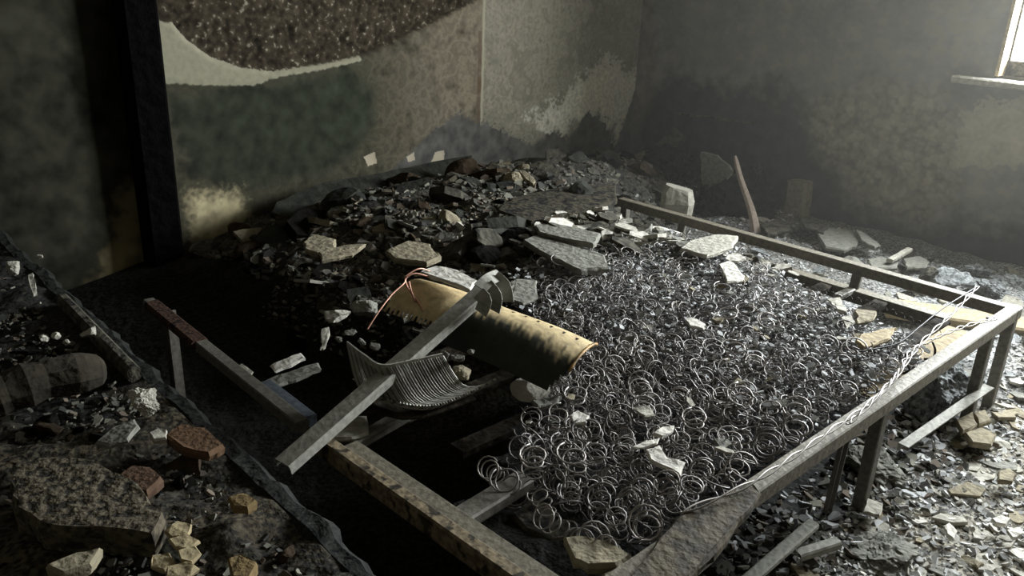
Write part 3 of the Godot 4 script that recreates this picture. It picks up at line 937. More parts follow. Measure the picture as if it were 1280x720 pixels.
# ---------------------------------------------------------------- loose steel, sticks and boards
func make_loose() -> void:
	var o := thing("angle_iron", "loose steel angle lying on the rubble right of the bed", "steel bar")
	bar("angle", P(1129, 556, 0.10), P(1236, 482, 0.17), angle_profile(0.035, 0.03, 0.004, -1), M.steel_light, o)
	o = thing("flat_strip", "grey steel strip sticking up at the bottom edge beside the bed", "steel bar")
	bar("strip", P(915, 740, 0.10), P(1017, 651, 0.13), channel_profile(0.032, 0.014, 0.003), M.steel_light, o)
	o = thing("short_strip", "short grey steel strip lying flat near the bottom edge", "steel bar")
	bar("strip", P(997, 690, 0.09), P(1048, 674, 0.10), channel_profile(0.03, 0.018, 0.003), M.steel_light, o)
	o = thing("propped_lath", "thin pair of metal laths propped up against the right bed rail", "lath")
	bar("lath", P(1031, 642, 0.04), Vector3(BED_W - 0.005, 0.37, 1.16), rect(0.012, 0.004), M.steel_dull, o, Vector3.BACK)
	bar("lath", P(1037, 640, 0.04), Vector3(BED_W - 0.001, 0.37, 1.14), rect(0.012, 0.004), M.steel_dull, o, Vector3.BACK)
	# stick standing behind the bed
	var st := begin()
	var base := P(945, 292, 0.10)
	var tip := Z(919, 195, base.z - 0.12)
	sweep(st, smooth_path([base, base.lerp(tip, 0.3) + Vector3(0.012, 0, 0), base.lerp(tip, 0.7) + Vector3(-0.004, 0, 0), tip], 12), [Vector2(-0.02, -0.012), Vector2(0.012, -0.016), Vector2(0.022, 0.002), Vector2(0.006, 0.016), Vector2(-0.016, 0.012)], Vector3.BACK, [1.5, 1.45, 1.2, 1.1, 1.0, 0.95, 0.9, 0.85, 0.8, 0.75, 0.7, 0.6, 0.35])
	tag(mi("broken_stick", done(st), mat("stick_wood", Color(0.76, 0.70, 0.66), 0.9, "t_soft", 4.0, "n_fine", 0.8)), "pale broken wooden stick standing upright behind the far bed rail", "stick")
	slab("scorched_board", "scorched brown board along the near end of the right bed rail", "board", [[936, 598], [900, 622], [852, 640], [822, 672], [796, 708], [780, 740], [850, 740], [893, 690], [952, 614]], 0.435, 0.03, mat("scorched", Color(0.33, 0.30, 0.24), 0.8, "t_coarse", 2.5, "n_fine", 0.6))
	# plank and beige board behind the bed
	var bp := P(1105, 384, 0.14); var be := P(1300, 412, 0.12)
	st = begin()
	sweep(st, [bp, bp.lerp(be, 0.5), be], rect(0.15, 0.04, 0.008))
	tag(mi("beige_board", done(st), M.wood_beige), "beige board lying on the floor behind the right corner of the bed", "board")
	st = begin()
	sweep(st, [Z(806, 210, -1.30), Z(850, 166, -1.5)], rect(0.11, 0.03, 0.006), Vector3(0.5, 0.2, 1).normalized())
	tag(mi("leaning_plank", done(st), M.plaster_soot), "sooty plank leaning into the corner behind the bed", "plank")
	st = begin()
	sweep(st, smooth_path([Z(846, 142, ZW + 0.05), Z(880, 146, ZW + 0.06), Z(942, 154, ZW + 0.05)], 8), rect(0.02, 0.016, 0.003), Vector3.UP)
	tag(mi("wall_batten", done(st), M.plaster_soot), "thin sooty batten still fixed across the dark window wall", "batten")
	# charred post against the long wall
	o = thing("charred_post", "black charred post standing against the left wall", "post")
	bar("timber", Vector3(XW + 0.07, 0.0, 1.66), Vector3(XW + 0.07, 2.45, 1.66), rect(0.12, 0.14, 0.012), M.char_black, o, Vector3.BACK)
	bar("lath", Vector3(XW + 0.05, 0.02, 1.575), Vector3(XW + 0.05, 2.4, 1.575), rect(0.02, 0.02, 0.003), M.wood_charred, o, Vector3.BACK)

# ---------------------------------------------------------------- single pieces traced on the plane they lie on
func slab(called: String, label: String, category: String, px: Array, h: float, thick: float, m: Material, group := "", tilt := Vector3.ZERO) -> void:
	var pts := []
	var c := Vector3.ZERO
	for p in px:
		var w := P(p[0], p[1], h)
		pts.append(w); c += w / px.size()
	var outl := []
	for w in pts: outl.append(Vector2(w.x - c.x, w.z - c.z))
	var o := mi(called, plate(outl, thick * 0.7), m, null, Transform3D(Basis.from_euler(tilt), c))
	tag(o, label, category, group)

# a plate that leans: outline measured on the vertical plane z = const
func upright(called: String, label: String, category: String, px: Array, z: float, thick: float, m: Material) -> void:
	var c := Vector3.ZERO
	var pts := []
	for p in px:
		var w := Z(p[0], p[1], z)
		pts.append(w); c += w / px.size()
	var outl := []
	for w in pts: outl.append(Vector2(w.x - c.x, -(w.y - c.y)))
	tag(mi(called, plate(outl, thick), m, null, Transform3D(Basis(Vector3.RIGHT, PI / 2 - 0.12), c)), label, category)

func lump(called: String, label: String, category: String, px: float, py: float, h: float, wide: float, seed_: int, m: Material, flat := 0.7, stretch := 1.0, yaw := 0.0, group := "", bump := 0.12) -> void:
	var c := P(px, py, h)
	var r := wide * c.distance_to(CAM_POS) / FOCAL / 2.0
	tag(mi(called, rock(seed_, flat, 7, 4 if bump > 0.2 else 3, bump), m, null, Transform3D(Basis(Vector3.UP, yaw).scaled_local(Vector3(r * stretch, r, r)), c)), label, category, group)

func make_pieces() -> void:
	# on the springs
	slab("plaster_shard", "white five-sided plaster shard lying on the far springs near the lower rail", "plaster shard", [[898, 330], [912, 325], [931, 344], [928, 351], [909, 352]], 0.465, 0.012, M.plaster_white)
	slab("plaster_shard", "small white plaster shard in the middle of the far springs", "plaster shard", [[855, 398], [866, 396], [882, 404], [880, 411], [862, 407]], 0.46, 0.010, M.plaster_white)
	slab("plaster_shard", "small white shard on the near left springs, just right of the rounded lump", "plaster shard", [[712, 518], [722, 512], [737, 519], [733, 528], [717, 528]], 0.46, 0.012, M.plaster_white)
	slab("plaster_shard", "bent white flake on the springs above the three near flakes", "plaster shard", [[789, 509], [800, 506], [812, 507], [819, 518], [806, 521]], 0.46, 0.008, M.plaster_pale)
	slab("plaster_shard", "thin tapering white flake, uppermost of three near flakes on the springs", "plaster shard", [[816, 541], [828, 533], [843, 531], [842, 538], [828, 546]], 0.46, 0.008, M.plaster_white)
	slab("plaster_shard", "long thin white flake, leftmost of three near flakes on the springs", "plaster shard", [[789, 559], [808, 550], [825, 547], [822, 554], [800, 560]], 0.46, 0.008, M.plaster_white)
	slab("plaster_shard", "crumpled white two-lobed flake, largest on the near springs", "plaster shard", [[808, 561], [824, 555], [834, 571], [857, 577], [851, 593], [832, 584], [812, 574]], 0.46, 0.012, M.plaster_white)
	slab("plaster_slab", "broad pale plaster slab lying at the top of the springs", "plaster slab", [[850, 310], [866, 299], [895, 292], [923, 294], [917, 308], [884, 319]], 0.47, 0.02, M.plaster_pale)
	slab("plaster_slab", "long grey plaster slab behind the springs, upper of two beside each other", "plaster slab", [[668, 281], [684, 277], [720, 283], [752, 292], [742, 304], [700, 297], [673, 289]], 0.49, 0.03, M.plaster_grey)
	slab("plaster_slab", "long grey plaster slab at the far left edge of the springs, lower of two", "plaster slab", [[654, 299], [668, 293], [712, 306], [756, 318], [762, 334], [727, 337], [690, 322]], 0.475, 0.03, M.plaster_grey)
	slab("wall_tile", "square grey tile standing tilted beside the crumpled bracket", "tile", [[636, 352], [646, 348], [671, 349], [673, 372], [654, 379], [639, 375]], 0.50, 0.012, M.plaster_grey)
	slab("board_scrap", "beige board scrap with an uneven edge on the right side of the springs", "board scrap", [[1069, 426], [1080, 434], [1114, 423], [1122, 409], [1102, 411], [1074, 418]], 0.45, 0.014, M.wood_beige)
	slab("plaster_shard", "pale triangular shard on the right springs below the lower rail", "plaster shard", [[1034, 373], [1050, 371], [1059, 391], [1046, 387]], 0.46, 0.010, M.plaster_pale)
	slab("plaster_shard", "small pale shard just right of the triangular shard", "plaster shard", [[1052, 396], [1064, 393], [1069, 402], [1058, 409]], 0.455, 0.010, M.plaster_pale)
	slab("plaster_shard", "tan shard between the triangular shard and the beige board scrap", "plaster shard", [[1070, 385], [1096, 388], [1092, 400], [1072, 404]], 0.45, 0.012, M.plaster_tan)
	lump("rounded_lump", "smooth pale rounded lump on the charred mattress end below the beige cover", "lump", 662, 487, 0.43, 52, 5, M.plaster_pale, 0.45, 1.0, 0.5, "", 0.03)
	slab("plaster_shard", "pale grey sliver beside the smooth rounded lump", "plaster shard", [[664, 500], [690, 492], [702, 494], [698, 503], [672, 509]], 0.42, 0.014, M.plaster_grey)
	slab("plaster_shard", "white curved shard lying on the far end of the beige cover", "plaster shard", [[524, 339], [545, 331], [572, 337], [598, 351], [588, 362], [562, 353], [540, 346]], 0.605, 0.014, M.plaster_white)
	# left part of the bed
	slab("plaster_slab", "pale plaster slab lying inside the left bed rail beside the channel", "plaster slab", [[398, 549], [408, 533], [432, 518], [458, 519], [461, 541], [440, 548]], 0.42, 0.016, M.plaster_pale)
	slab("plaster_slab", "tan pointed plaster slab under the near end of the bed", "plaster slab", [[704, 670], [722, 667], [760, 676], [791, 693], [772, 705], [735, 707], [716, 698]], 0.42, 0.03, M.plaster_tan)
	slab("plaster_slab", "tan plaster piece at the bottom edge below the pointed slab", "plaster slab", [[752, 716], [775, 708], [805, 700], [812, 716], [790, 735], [760, 733]], 0.41, 0.03, M.plaster_tan)
	slab("white_strip", "narrow white strip in the dark part of the bed, upper of two", "strip", [[337, 456], [376, 440], [382, 447], [343, 464]], 0.42, 0.012, M.plaster_white)
	slab("white_strip", "long pale strip reaching to the left bed rail, lower of two", "strip", [[322, 480], [345, 468], [398, 452], [402, 461], [360, 476], [330, 487]], 0.42, 0.014, M.plaster_grey)
	slab("plaster_shard", "short white shard lying against the left bed rail", "plaster shard", [[292, 458], [302, 453], [317, 464], [313, 474], [304, 471]], 0.43, 0.014, M.plaster_pale)
	slab("white_strip", "small upright-looking white chip left of the finned grille", "strip", [[402, 410], [411, 408], [407, 432], [400, 437]], 0.46, 0.01, M.plaster_pale)
	lump("plaster_lump", "pale oblong plaster lump in the dark rubble left of the copper wire", "lump", 421, 393, 0.47, 36, 8, M.plaster_pale, 0.45, 1.0, 0.4)
	lump("plaster_lump", "grey-green angular lump just right of the pale oblong lump", "lump", 455, 385, 0.46, 34, 9, M.plaster_grey, 0.7, 1.0, 0.2)
	for q in [[424, 424, 10, "leftmost bit at the upper end of the finned grille"], [438, 416, 12, "silvery bit just left of where the copper wire ends"], [452, 427, 11, "silvery bit directly under the end of the copper wire"], [468, 433, 13, "silvery bit between the copper wire and the channel"], [556, 442, 12, "silvery bit at the right end of the upper grille rim"], [572, 447, 14, "largest silvery bit beyond the right end of the upper grille rim"], [589, 440, 9, "small pale bit standing alone right of the grille"]]:
		lump("melted_bit", q[3], "melted bit", q[0], q[1], 0.54, q[2], 200 + q[0], M.plaster_grey, 0.7, 1.3, q[0], "melted bits around the finned grille", 0.25)
	lump("plaster_lump", "tan oblong lump lying in the right end of the finned grille", "lump", 578, 468, 0.48, 32, 71, M.plaster_tan, 0.5, 1.3, -0.7)
	slab("plaster_slab", "dusty dark grey slab inside the near left corner of the bed", "plaster slab", [[640, 640], [668, 618], [700, 640], [722, 664], [690, 676], [656, 660]], 0.36, 0.03, M.plaster_soot)
	# rubble at the left wall
	slab("plaster_slab", "tan slab with wavy edge, first in the heap by the wall from the left", "plaster slab", [[378, 302], [392, 292], [420, 298], [419, 310], [397, 316], [381, 311]], 0.49, 0.025, M.plaster_tan)
	slab("plaster_slab", "long tan sliver right of the wavy slab in the heap", "plaster slab", [[396, 314], [430, 306], [458, 304], [441, 318], [402, 324]], 0.49, 0.02, M.plaster_tan)
	slab("plaster_slab", "broad tan slab lying behind the beige cover's far end", "plaster slab", [[481, 313], [510, 300], [538, 304], [552, 320], [534, 328], [492, 322]], 0.52, 0.025, M.plaster_tan)
	lump("plaster_lump", "cream wedge-shaped lump on top of the heap below the wall seam", "lump", 643, 226, 0.46, 28, 12, M.plaster_tan, 0.8, 1.0, 0.3)
	slab("plaster_slab", "cream splinter right of the wedge-shaped lump on the heap", "plaster slab", [[649, 212], [656, 213], [669, 224], [667, 230], [656, 222]], 0.48, 0.02, M.plaster_tan)
	slab("dusty_panel", "wide brown dust-covered panel lying flat on the heap at the wall", "panel", [[622, 262], [642, 246], [700, 233], [770, 229], [772, 248], [722, 268], [664, 277]], 0.46, 0.035, mat("dust_brown", Color(0.27, 0.25, 0.20), 0.95, "t_fine", 2.0, "n_fine", 0.8))
	var pts := [X(338, 268, XW + 0.30), X(345, 250, XW + 0.25), X(402, 224, XW + 0.16), X(500, 214, XW + 0.10), X(590, 196, XW + 0.06), X(560, 235, XW + 0.3), X(470, 262, XW + 0.42), X(380, 290, XW + 0.45)]
	var c := Vector3.ZERO
	for p in pts: c += p / pts.size()
	var nrm: Vector3 = (pts[2] - pts[6]).cross(pts[4] - pts[0]).normalized()
	if nrm.y < 0: nrm = -nrm
	var ux: Vector3 = (pts[4] - pts[0]); ux = (ux - nrm * ux.dot(nrm)).normalized()
	var uz: Vector3 = ux.cross(nrm)
	var outl := []
	for p in pts: outl.append(Vector2((p - c).dot(ux), (p - c).dot(uz)))
	tag(mi("sloping_board", plate(outl, 0.03), mat("board_soot", Color(0.20, 0.205, 0.18), 0.93, "t_coarse", 1.5, "n_fine", 0.7), null, Transform3D(Basis(ux, nrm, uz), c)), "large sooty board sloping down from the left wall behind the rubble", "board")
	# corner and window wall
	var mb := begin()
	var mp := P(845, 266, 0.22)
	sweep(mb, [mp, mp + Vector3(0.006, 0.06, 0.004), mp + Vector3(-0.004, 0.10, 0), mp + Vector3(0.0, 0.135, -0.006)], rect(0.165, 0.13, 0.026), Vector3(0.55, 0, 0.83), [1.0, 1.03, 0.98, 0.84])
	tag(mi("masonry_block", done(mb), M.plaster_pale), "pale squarish masonry block standing right behind the far bed rail", "block")
	upright("grey_panel", "grey panel with a broken edge leaning in the dark corner", "panel", [[874, 190], [896, 194], [916, 214], [905, 230], [880, 236], [876, 215]], -1.15, 0.02, M.plaster_grey)
	var tb := begin()
	var tp := P(994, 268, 0.10)
	sweep(tb, [tp, tp + Vector3(0.004, 0.09, 0), tp + Vector3(-0.003, 0.2, 0.004)], rect(0.14, 0.1, 0.018), Vector3.BACK, [1.0, 0.97, 0.92])
	tag(mi("masonry_block", done(tb), M.plaster_tan), "tan block standing in the shadow by the window wall, right of the stick", "block")
	lump("charred_heap", "black charred heap in the corner behind the masonry block", "heap", 905, 252, 0.15, 120, 18, M.char, 0.9, 1.0, 0.0, "", 0.3)
	lump("charred_heap", "black charred lump left of the leaning grey panel", "heap", 835, 215, 0.28, 70, 19, M.char, 0.9, 1.0, 0.4, "", 0.3)
	slab("plaster_slab", "large rounded grey slab behind the far rail, right of the stick", "plaster slab", [[1022, 292], [1034, 285], [1058, 285], [1074, 292], [1074, 304], [1056, 312], [1032, 308]], 0.16, 0.03, M.plaster_grey)
	slab("plaster_slab", "grey pointed slab leaning right of the large rounded slab", "plaster slab", [[1070, 286], [1080, 290], [1101, 306], [1094, 309], [1076, 300]], 0.18, 0.025, M.plaster_grey)
	slab("plaster_slab", "sooty flat slab just right of the foot of the stick", "plaster slab", [[950, 281], [968, 274], [990, 277], [988, 287], [960, 292]], 0.15, 0.025, M.plaster_soot)
	slab("plaster_slab", "sooty slab between the stick and the large rounded slab", "plaster slab", [[998, 272], [1012, 270], [1036, 282], [1030, 291], [1006, 283]], 0.17, 0.025, M.plaster_soot)
	slab("plaster_slab", "pale rectangular slab on the floor under the window wall", "plaster slab", [[1084, 324], [1102, 320], [1124, 326], [1122, 334], [1092, 335]], 0.15, 0.025, M.plaster_grey)
	slab("plaster_slab", "grey slab right of the short wooden piece under the window wall", "plaster slab", [[1128, 323], [1150, 319], [1162, 326], [1158, 334], [1134, 334]], 0.15, 0.025, M.plaster_grey)
	var st := begin()
	sweep(st, [P(1112, 326, 0.17), P(1137, 312, 0.18)], rect(0.03, 0.02, 0.004))
	tag(mi("wood_scrap", done(st), M.plaster_pale), "short pale wooden piece on the rubble under the window wall", "wood scrap")
	lump("stone", "dark grey stone on the bright ash under the window", "stone", 1163, 345, 0.17, 24, 22, M.plaster_soot, 0.9)
	lump("ash_lump", "pale blue-grey ash lump, left of the pair under the window", "ash lump", 1183, 348, 0.16, 40, 23, M.ash_blue, 0.6)
	lump("ash_lump", "pale blue-grey ash lump, right of the pair under the window", "ash lump", 1206, 352, 0.15, 34, 24, M.ash_blue, 0.6)
	for q in [[1222, 340, 30, "ash lump at the far end of the bright ash under the window"], [1240, 362, 44, "broad ash lump behind the corner of the bed"], [1266, 356, 36, "ash lump cut by the right edge of the photo"], [1150, 352, 22, "small ash lump left of the dark grey stone"]]:
		lump("ash_lump", "pale blue-grey " + q[3], "ash lump", q[0], q[1], 0.12, q[2], 300 + q[0], M.ash_blue, 0.5, 1.2, q[0], "", 0.25)
	# right floor
	lump("mortar_lump", "large crumbly pale mortar lump under the right bed rail", "mortar lump", 1172, 487, 0.12, 92, 26, M.ash_blue, 0.75, 0.8, 0.5, "", 0.25)
	lump("mortar_lump", "crumbly grey mortar lump on the floor below the bed leg", "mortar lump", 1092, 585, 0.05, 74, 27, M.plaster_grey, 0.45, 1.0, 0.2, "", 0.25)
	lump("mortar_lump", "flat crumbly grey mortar lump near the bottom edge right of the short strip", "mortar lump", 1105, 690, 0.05, 90, 28, M.plaster_grey, 0.35, 1.0, 0.8, "", 0.25)
	slab("plaster_shard", "bright five-sided shard on the right floor, centre of the bright patch", "plaster shard", [[1180, 657], [1187, 652], [1197, 663], [1193, 673], [1184, 668]], 0.085, 0.014, M.plaster_white)
	slab("plaster_shard", "bright almond-shaped shard on the right floor near the right edge", "plaster shard", [[1239, 648], [1252, 643], [1265, 648], [1258, 655], [1244, 653]], 0.085, 0.014, M.plaster_white)
	slab("plaster_shard", "bright shard at the right edge just below the almond-shaped one", "plaster shard", [[1258, 662], [1272, 658], [1278, 668], [1266, 672]], 0.085, 0.014, M.plaster_white)
	slab("plaster_shard", "pale rhombic shard on the dark floor near the propped laths", "plaster shard", [[1078, 640], [1084, 622], [1104, 628], [1100, 644], [1086, 641]], 0.09, 0.014, M.plaster_pale)
	slab("paving_piece", "pale flat piece on the right floor directly below the steel angle", "plaster slab", [[1195, 524], [1216, 514], [1222, 530], [1204, 539]], 0.095, 0.025, M.plaster_tan)
	slab("paving_piece", "pale flat piece touching the first one on its right", "plaster slab", [[1217, 515], [1232, 511], [1240, 524], [1224, 530]], 0.095, 0.025, M.plaster_tan)
	slab("paving_piece", "large pale flat piece in front of the two joined pieces", "plaster slab", [[1205, 540], [1226, 533], [1246, 541], [1240, 556], [1216, 553]], 0.09, 0.025, M.plaster_tan)
	slab("paving_piece", "large pale polygonal piece near the right edge, on the bright floor", "plaster slab", [[1248, 588], [1262, 584], [1272, 592], [1266, 602], [1248, 600]], 0.09, 0.02, M.plaster_tan)

func make_divan() -> void:
	var o := thing("charred_divan", "charred low divan covered in debris along the left edge", "divan")
	var x0 := -1.1; var x1 := 1.9; var z0 := 2.31; var z1 := 3.35; var h := 0.44
	var st := begin()
	box(st, Vector3((x0 + x1) / 2, h / 2 - 0.03, (z0 + z1) / 2 + 0.03), Vector3(x1 - x0, h - 0.06, z1 - z0 - 0.06))
	mi("base", done(st), M.char, o)
	var ep := []; var es := []
	for i in 121:
		var ex := lerpf(x0, x1, i / 120.0)
		ep.append(Vector3(ex, h - 0.025 + 0.010 * n2.get_noise_1d(ex * 420), z0 + 0.02 + 0.012 * n2.get_noise_1d(ex * 330 + 99)))
		es.append(1.0 + 0.35 * n2.get_noise_1d(ex * 900 + 40))
	st = begin()
	sweep(st, ep, rect(0.06, 0.07, 0.016), Vector3.UP, es)
	mi("edge_board", done(st), mat("edge_soot", Color(0.15, 0.16, 0.14), 0.9, "t_spot", 3.0, "n_coarse", 1.0), o)
	var e0 := P(78, 375, h + 0.02); var e1 := P(168, 468, h + 0.02)
	bar("inner_rail", e0, e1, rect(0.03, 0.04, 0.008), M.plaster_soot, o)
	var g := SurfaceTool.new(); g.begin(Mesh.PRIMITIVE_TRIANGLES); g.set_smooth_group(0)
	var nx := 120; var nz := 44
	for j in nz + 1:
		for i in nx + 1:
			var x := lerpf(x0, x1, float(i) / nx); var z := lerpf(z0 + 0.035, z1, float(j) / nz)
			var n := n2.get_noise_2d(x * 260 + 900, z * 260)
			var f := n2.get_noise_2d(x * 900, z * 900 + 300)
			var c := Color(0.03, 0.028, 0.024).lerp(Color(0.10, 0.08, 0.05), clampf(0.4 + n * 1.3, 0, 1) * smoothstep(-0.1, 0.6, x))
			c = c.lerp(Color(0.075, 0.085, 0.065), clampf(f, 0, 1) * 0.6)
			g.set_color(c)
			g.add_vertex(Vector3(x, h + 0.005 + (0.035 * n + 0.016 * f) * smoothstep(0.0, 0.12, z - z0), z))
	for j in nz:
		for i in nx:
			var a := j * (nx + 1) + i; var b := a + nx + 1
			g.add_index(a); g.add_index(a + 1); g.add_index(b)
			g.add_index(a + 1); g.add_index(b + 1); g.add_index(b)
	g.generate_normals()
	var m := mat("divan_char", Color.WHITE, 0.9, "t_spot", 3.0, "n_coarse", 1.2)
	m.vertex_color_use_as_albedo = true
	mi("burnt_top", g.commit(), m, o)
	var H := h + 0.035
	slab("plaster_slab", "large rough plaster slab on the charred divan in the left foreground", "plaster slab", [[10, 600], [22, 578], [60, 570], [118, 572], [166, 597], [206, 640], [192, 668], [140, 662], [50, 655], [18, 634]], H + 0.04, 0.07, mat("slab_dust", Color(0.38, 0.35, 0.29), 0.95, "t_fine", 5.0, "n_coarse", 1.5))
	slab("brick_piece", "reddish brown brick piece right of the large rough slab on the divan", "brick", [[148, 592], [164, 580], [188, 582], [204, 596], [184, 615], [160, 612]], H + 0.03, 0.032, M.brick)
	slab("brick_piece", "flat orange-brown piece on the divan near its edge", "brick", [[206, 541], [226, 529], [258, 532], [281, 555], [262, 567], [228, 560]], H + 0.02, 0.03, M.brick_orange)
	for q in [[[204, 662], [222, 650], [240, 655], [236, 668], [214, 672]], [[210, 674], [232, 664], [250, 674], [238, 686], [218, 684]], [[222, 688], [244, 680], [252, 690], [240, 702], [226, 700]], [[190, 692], [212, 690], [220, 702], [206, 714], [188, 708]], [[208, 708], [236, 700], [250, 710], [230, 724], [206, 724]]]:
		slab("cream_flake", "cream peeling flakes overlapping at the bottom of the divan", "flake", q, H + rng.randf_range(0.015, 0.04), 0.012, M.plaster_cream, "cream peeling flakes on the divan")
	slab("ochre_chunk", "ochre chunk at the bottom edge right of the cream flakes", "chunk", [[284, 697], [300, 692], [322, 702], [312, 722], [290, 722]], H + 0.03, 0.03, mat("ochre", Color(0.46, 0.39, 0.26), 0.9, "t_soft", 4.0, "n_fine", 0.8))
	slab("ochre_chunk", "small ochre chunk on the divan above the larger one", "chunk", [[284, 621], [304, 614], [322, 625], [310, 634], [292, 632]], H + 0.02, 0.025, M.ochre)
	lump("plaster_lump", "pale crumbly lump on the divan edge in the left foreground", "lump", 180, 503, H + 0.02, 38, 33, M.plaster_pale, 0.75, 1.0, 0.3, "", 0.3)
	slab("sheet_scrap", "crumpled grey sheet scrap left below the pale crumbly lump", "scrap", [[118, 548], [140, 532], [168, 524], [174, 534], [160, 552], [136, 556]], H + 0.04, 0.012, M.plaster_grey, "", Vector3(0.12, 0, 0.1))
	slab("plaster_shard", "small pale shard on the divan above the orange-brown piece", "plaster shard", [[186, 541], [198, 535], [209, 537], [208, 547], [192, 549]], H + 0.025, 0.015, M.plaster_pale)
	slab("plaster_slab", "olive pointed slab at the bottom left corner on the divan", "plaster slab", [[56, 706], [96, 690], [128, 683], [114, 704], [78, 717]], H + 0.05, 0.03, M.plaster_tan)
	slab("white_strip", "thin pale strip lying in the dark at the far left of the divan", "strip", [[35, 342], [41, 340], [47, 367], [42, 369]], H + 0.02, 0.012, M.plaster_pale)
	for q in [[55, 424, 12], [70, 420, 10], [84, 428, 9], [112, 416, 20], [16, 335, 20], [50, 321, 8]]:
		lump("pale_chip", "small pale chips scattered on the far dark part of the divan", "chip", q[0], q[1], H + 0.015, q[2], 50 + q[0], M.plaster_pale, 0.8, 1.0, q[0], "pale chips on the divan")
	bar_thing("roll", "dark brown charred roll lying across the divan at the left edge", [P(-20, 500, H + 0.04), P(130, 462, H + 0.04)], 0.045, mat("roll_char", Color(0.21, 0.19, 0.15), 0.95, "t_coarse", 2.0, "n_coarse", 1.0))

func bar_thing(called: String, label: String, pts: Array, r: float, m: Material) -> void:
	var st := begin()
	var path := smooth_path([pts[0], pts[0].lerp(pts[1], 0.5) + Vector3(0, 0.01, 0), pts[1]], 14)
	sweep(st, path, circle(r, 9), Vector3.UP, [0.9, 1, 1.05, 0.95, 1, 1.1, 1, 0.9, 0.95, 1, 1.05, 1, 0.9, 0.8, 0.5])
	tag(mi("charred_" + called, done(st), m), label, called)

# ---------------------------------------------------------------- scattered pieces, each a thing of its own
const LOOK := {"plaster_white": "white", "plaster_pale": "pale", "plaster_grey": "grey", "plaster_soot": "sooty", "plaster_tan": "tan", "plaster_cream": "cream", "ash_blue": "blue-grey", "char": "black", "char_brown": "dark brown", "brick": "reddish", "board_soot": "olive", "dust_brown": "dusty brown"}

func scatter(called: String, label: String, category: String, group: String, n: int, where: Callable, size: Vector2, mats: Array, tilt: float, rocks: float, marks: Array) -> void:
	var made := 0
	var tries := 0
	while made < n and tries < n * 30:
		tries += 1
		var p = where.call()
		if p == null: continue
		made += 1
		var s := rng.randf_range(size.x, size.y)
		if rng.randf() < 0.6: s = lerpf(size.x, s, 0.6)
		var is_rock := rng.randf() < rocks
		var mesh: Mesh = rock_meshes[rng.randi() % rock_meshes.size()] if is_rock else flake_meshes[rng.randi() % flake_meshes.size()]
		var bs := Basis.from_euler(Vector3(rng.randf_range(-tilt, tilt), rng.randf() * TAU, rng.randf_range(-tilt, tilt)))
		bs = bs.scaled_local(Vector3(s, s * (0.7 if is_rock else rng.randf_range(0.6, 1.4)), s))
		var m: Material = mats[rng.randi() % mats.size()]
		var o := mi(called, mesh, m, null, Transform3D(bs, p + Vector3(0, s * 0.12, 0)))
		var best := 1e9
		var spot := ""
		for k in marks:
			var d: float = Vector2(p.x - k[1], p.z - k[2]).length()
			if d < best:
				best = d
				spot = k[0]
		var t := (s - size.x) / (size.y - size.x)
		var big := "small" if t < 0.3 else ("middling" if t < 0.6 else "large")
		tag(o, "%s %s %s %s %s" % [big, LOOK[m.resource_name], "lumpy" if is_rock else "flat", label, spot], category, group)

# tiny debris, past counting
func crumbs(called: String, label: String, n: int, where: Callable, size: Vector2, m: Material, tones: Array, tilt := 0.6) -> void:
	var mm := MultiMesh.new()
	mm.transform_format = MultiMesh.TRANSFORM_3D
	mm.use_colors = true
	mm.mesh = chip_meshes[rng.randi() % chip_meshes.size()]
	var xs := []
	var tries := 0
	while xs.size() < n and tries < n * 6:
		tries += 1
		var p = where.call()
		if p == null: continue
		var s := lerpf(size.x, size.y, pow(rng.randf(), 2.2))
		xs.append(Transform3D(Basis.from_euler(Vector3(rng.randf_range(-tilt, tilt), rng.randf() * TAU, rng.randf_range(-tilt, tilt))).scaled_local(Vector3(s * rng.randf_range(0.7, 1.3), s, s)), p + Vector3(0, s * 0.15, 0)))
	mm.instance_count = xs.size()
	for i in xs.size():
		mm.set_instance_transform(i, xs[i])
		var c: Color = tones[rng.randi() % tones.size()]
		var k := rng.randf_range(0.7, 1.15)
		mm.set_instance_color(i, Color(c.r * k, c.g * k, c.b * k))
	var o := MultiMeshInstance3D.new()
	o.multimesh = mm
	o.material_override = m
	o.name = numbered(called)
	add_child(o)
	tag(o, label, "debris", "", "stuff")

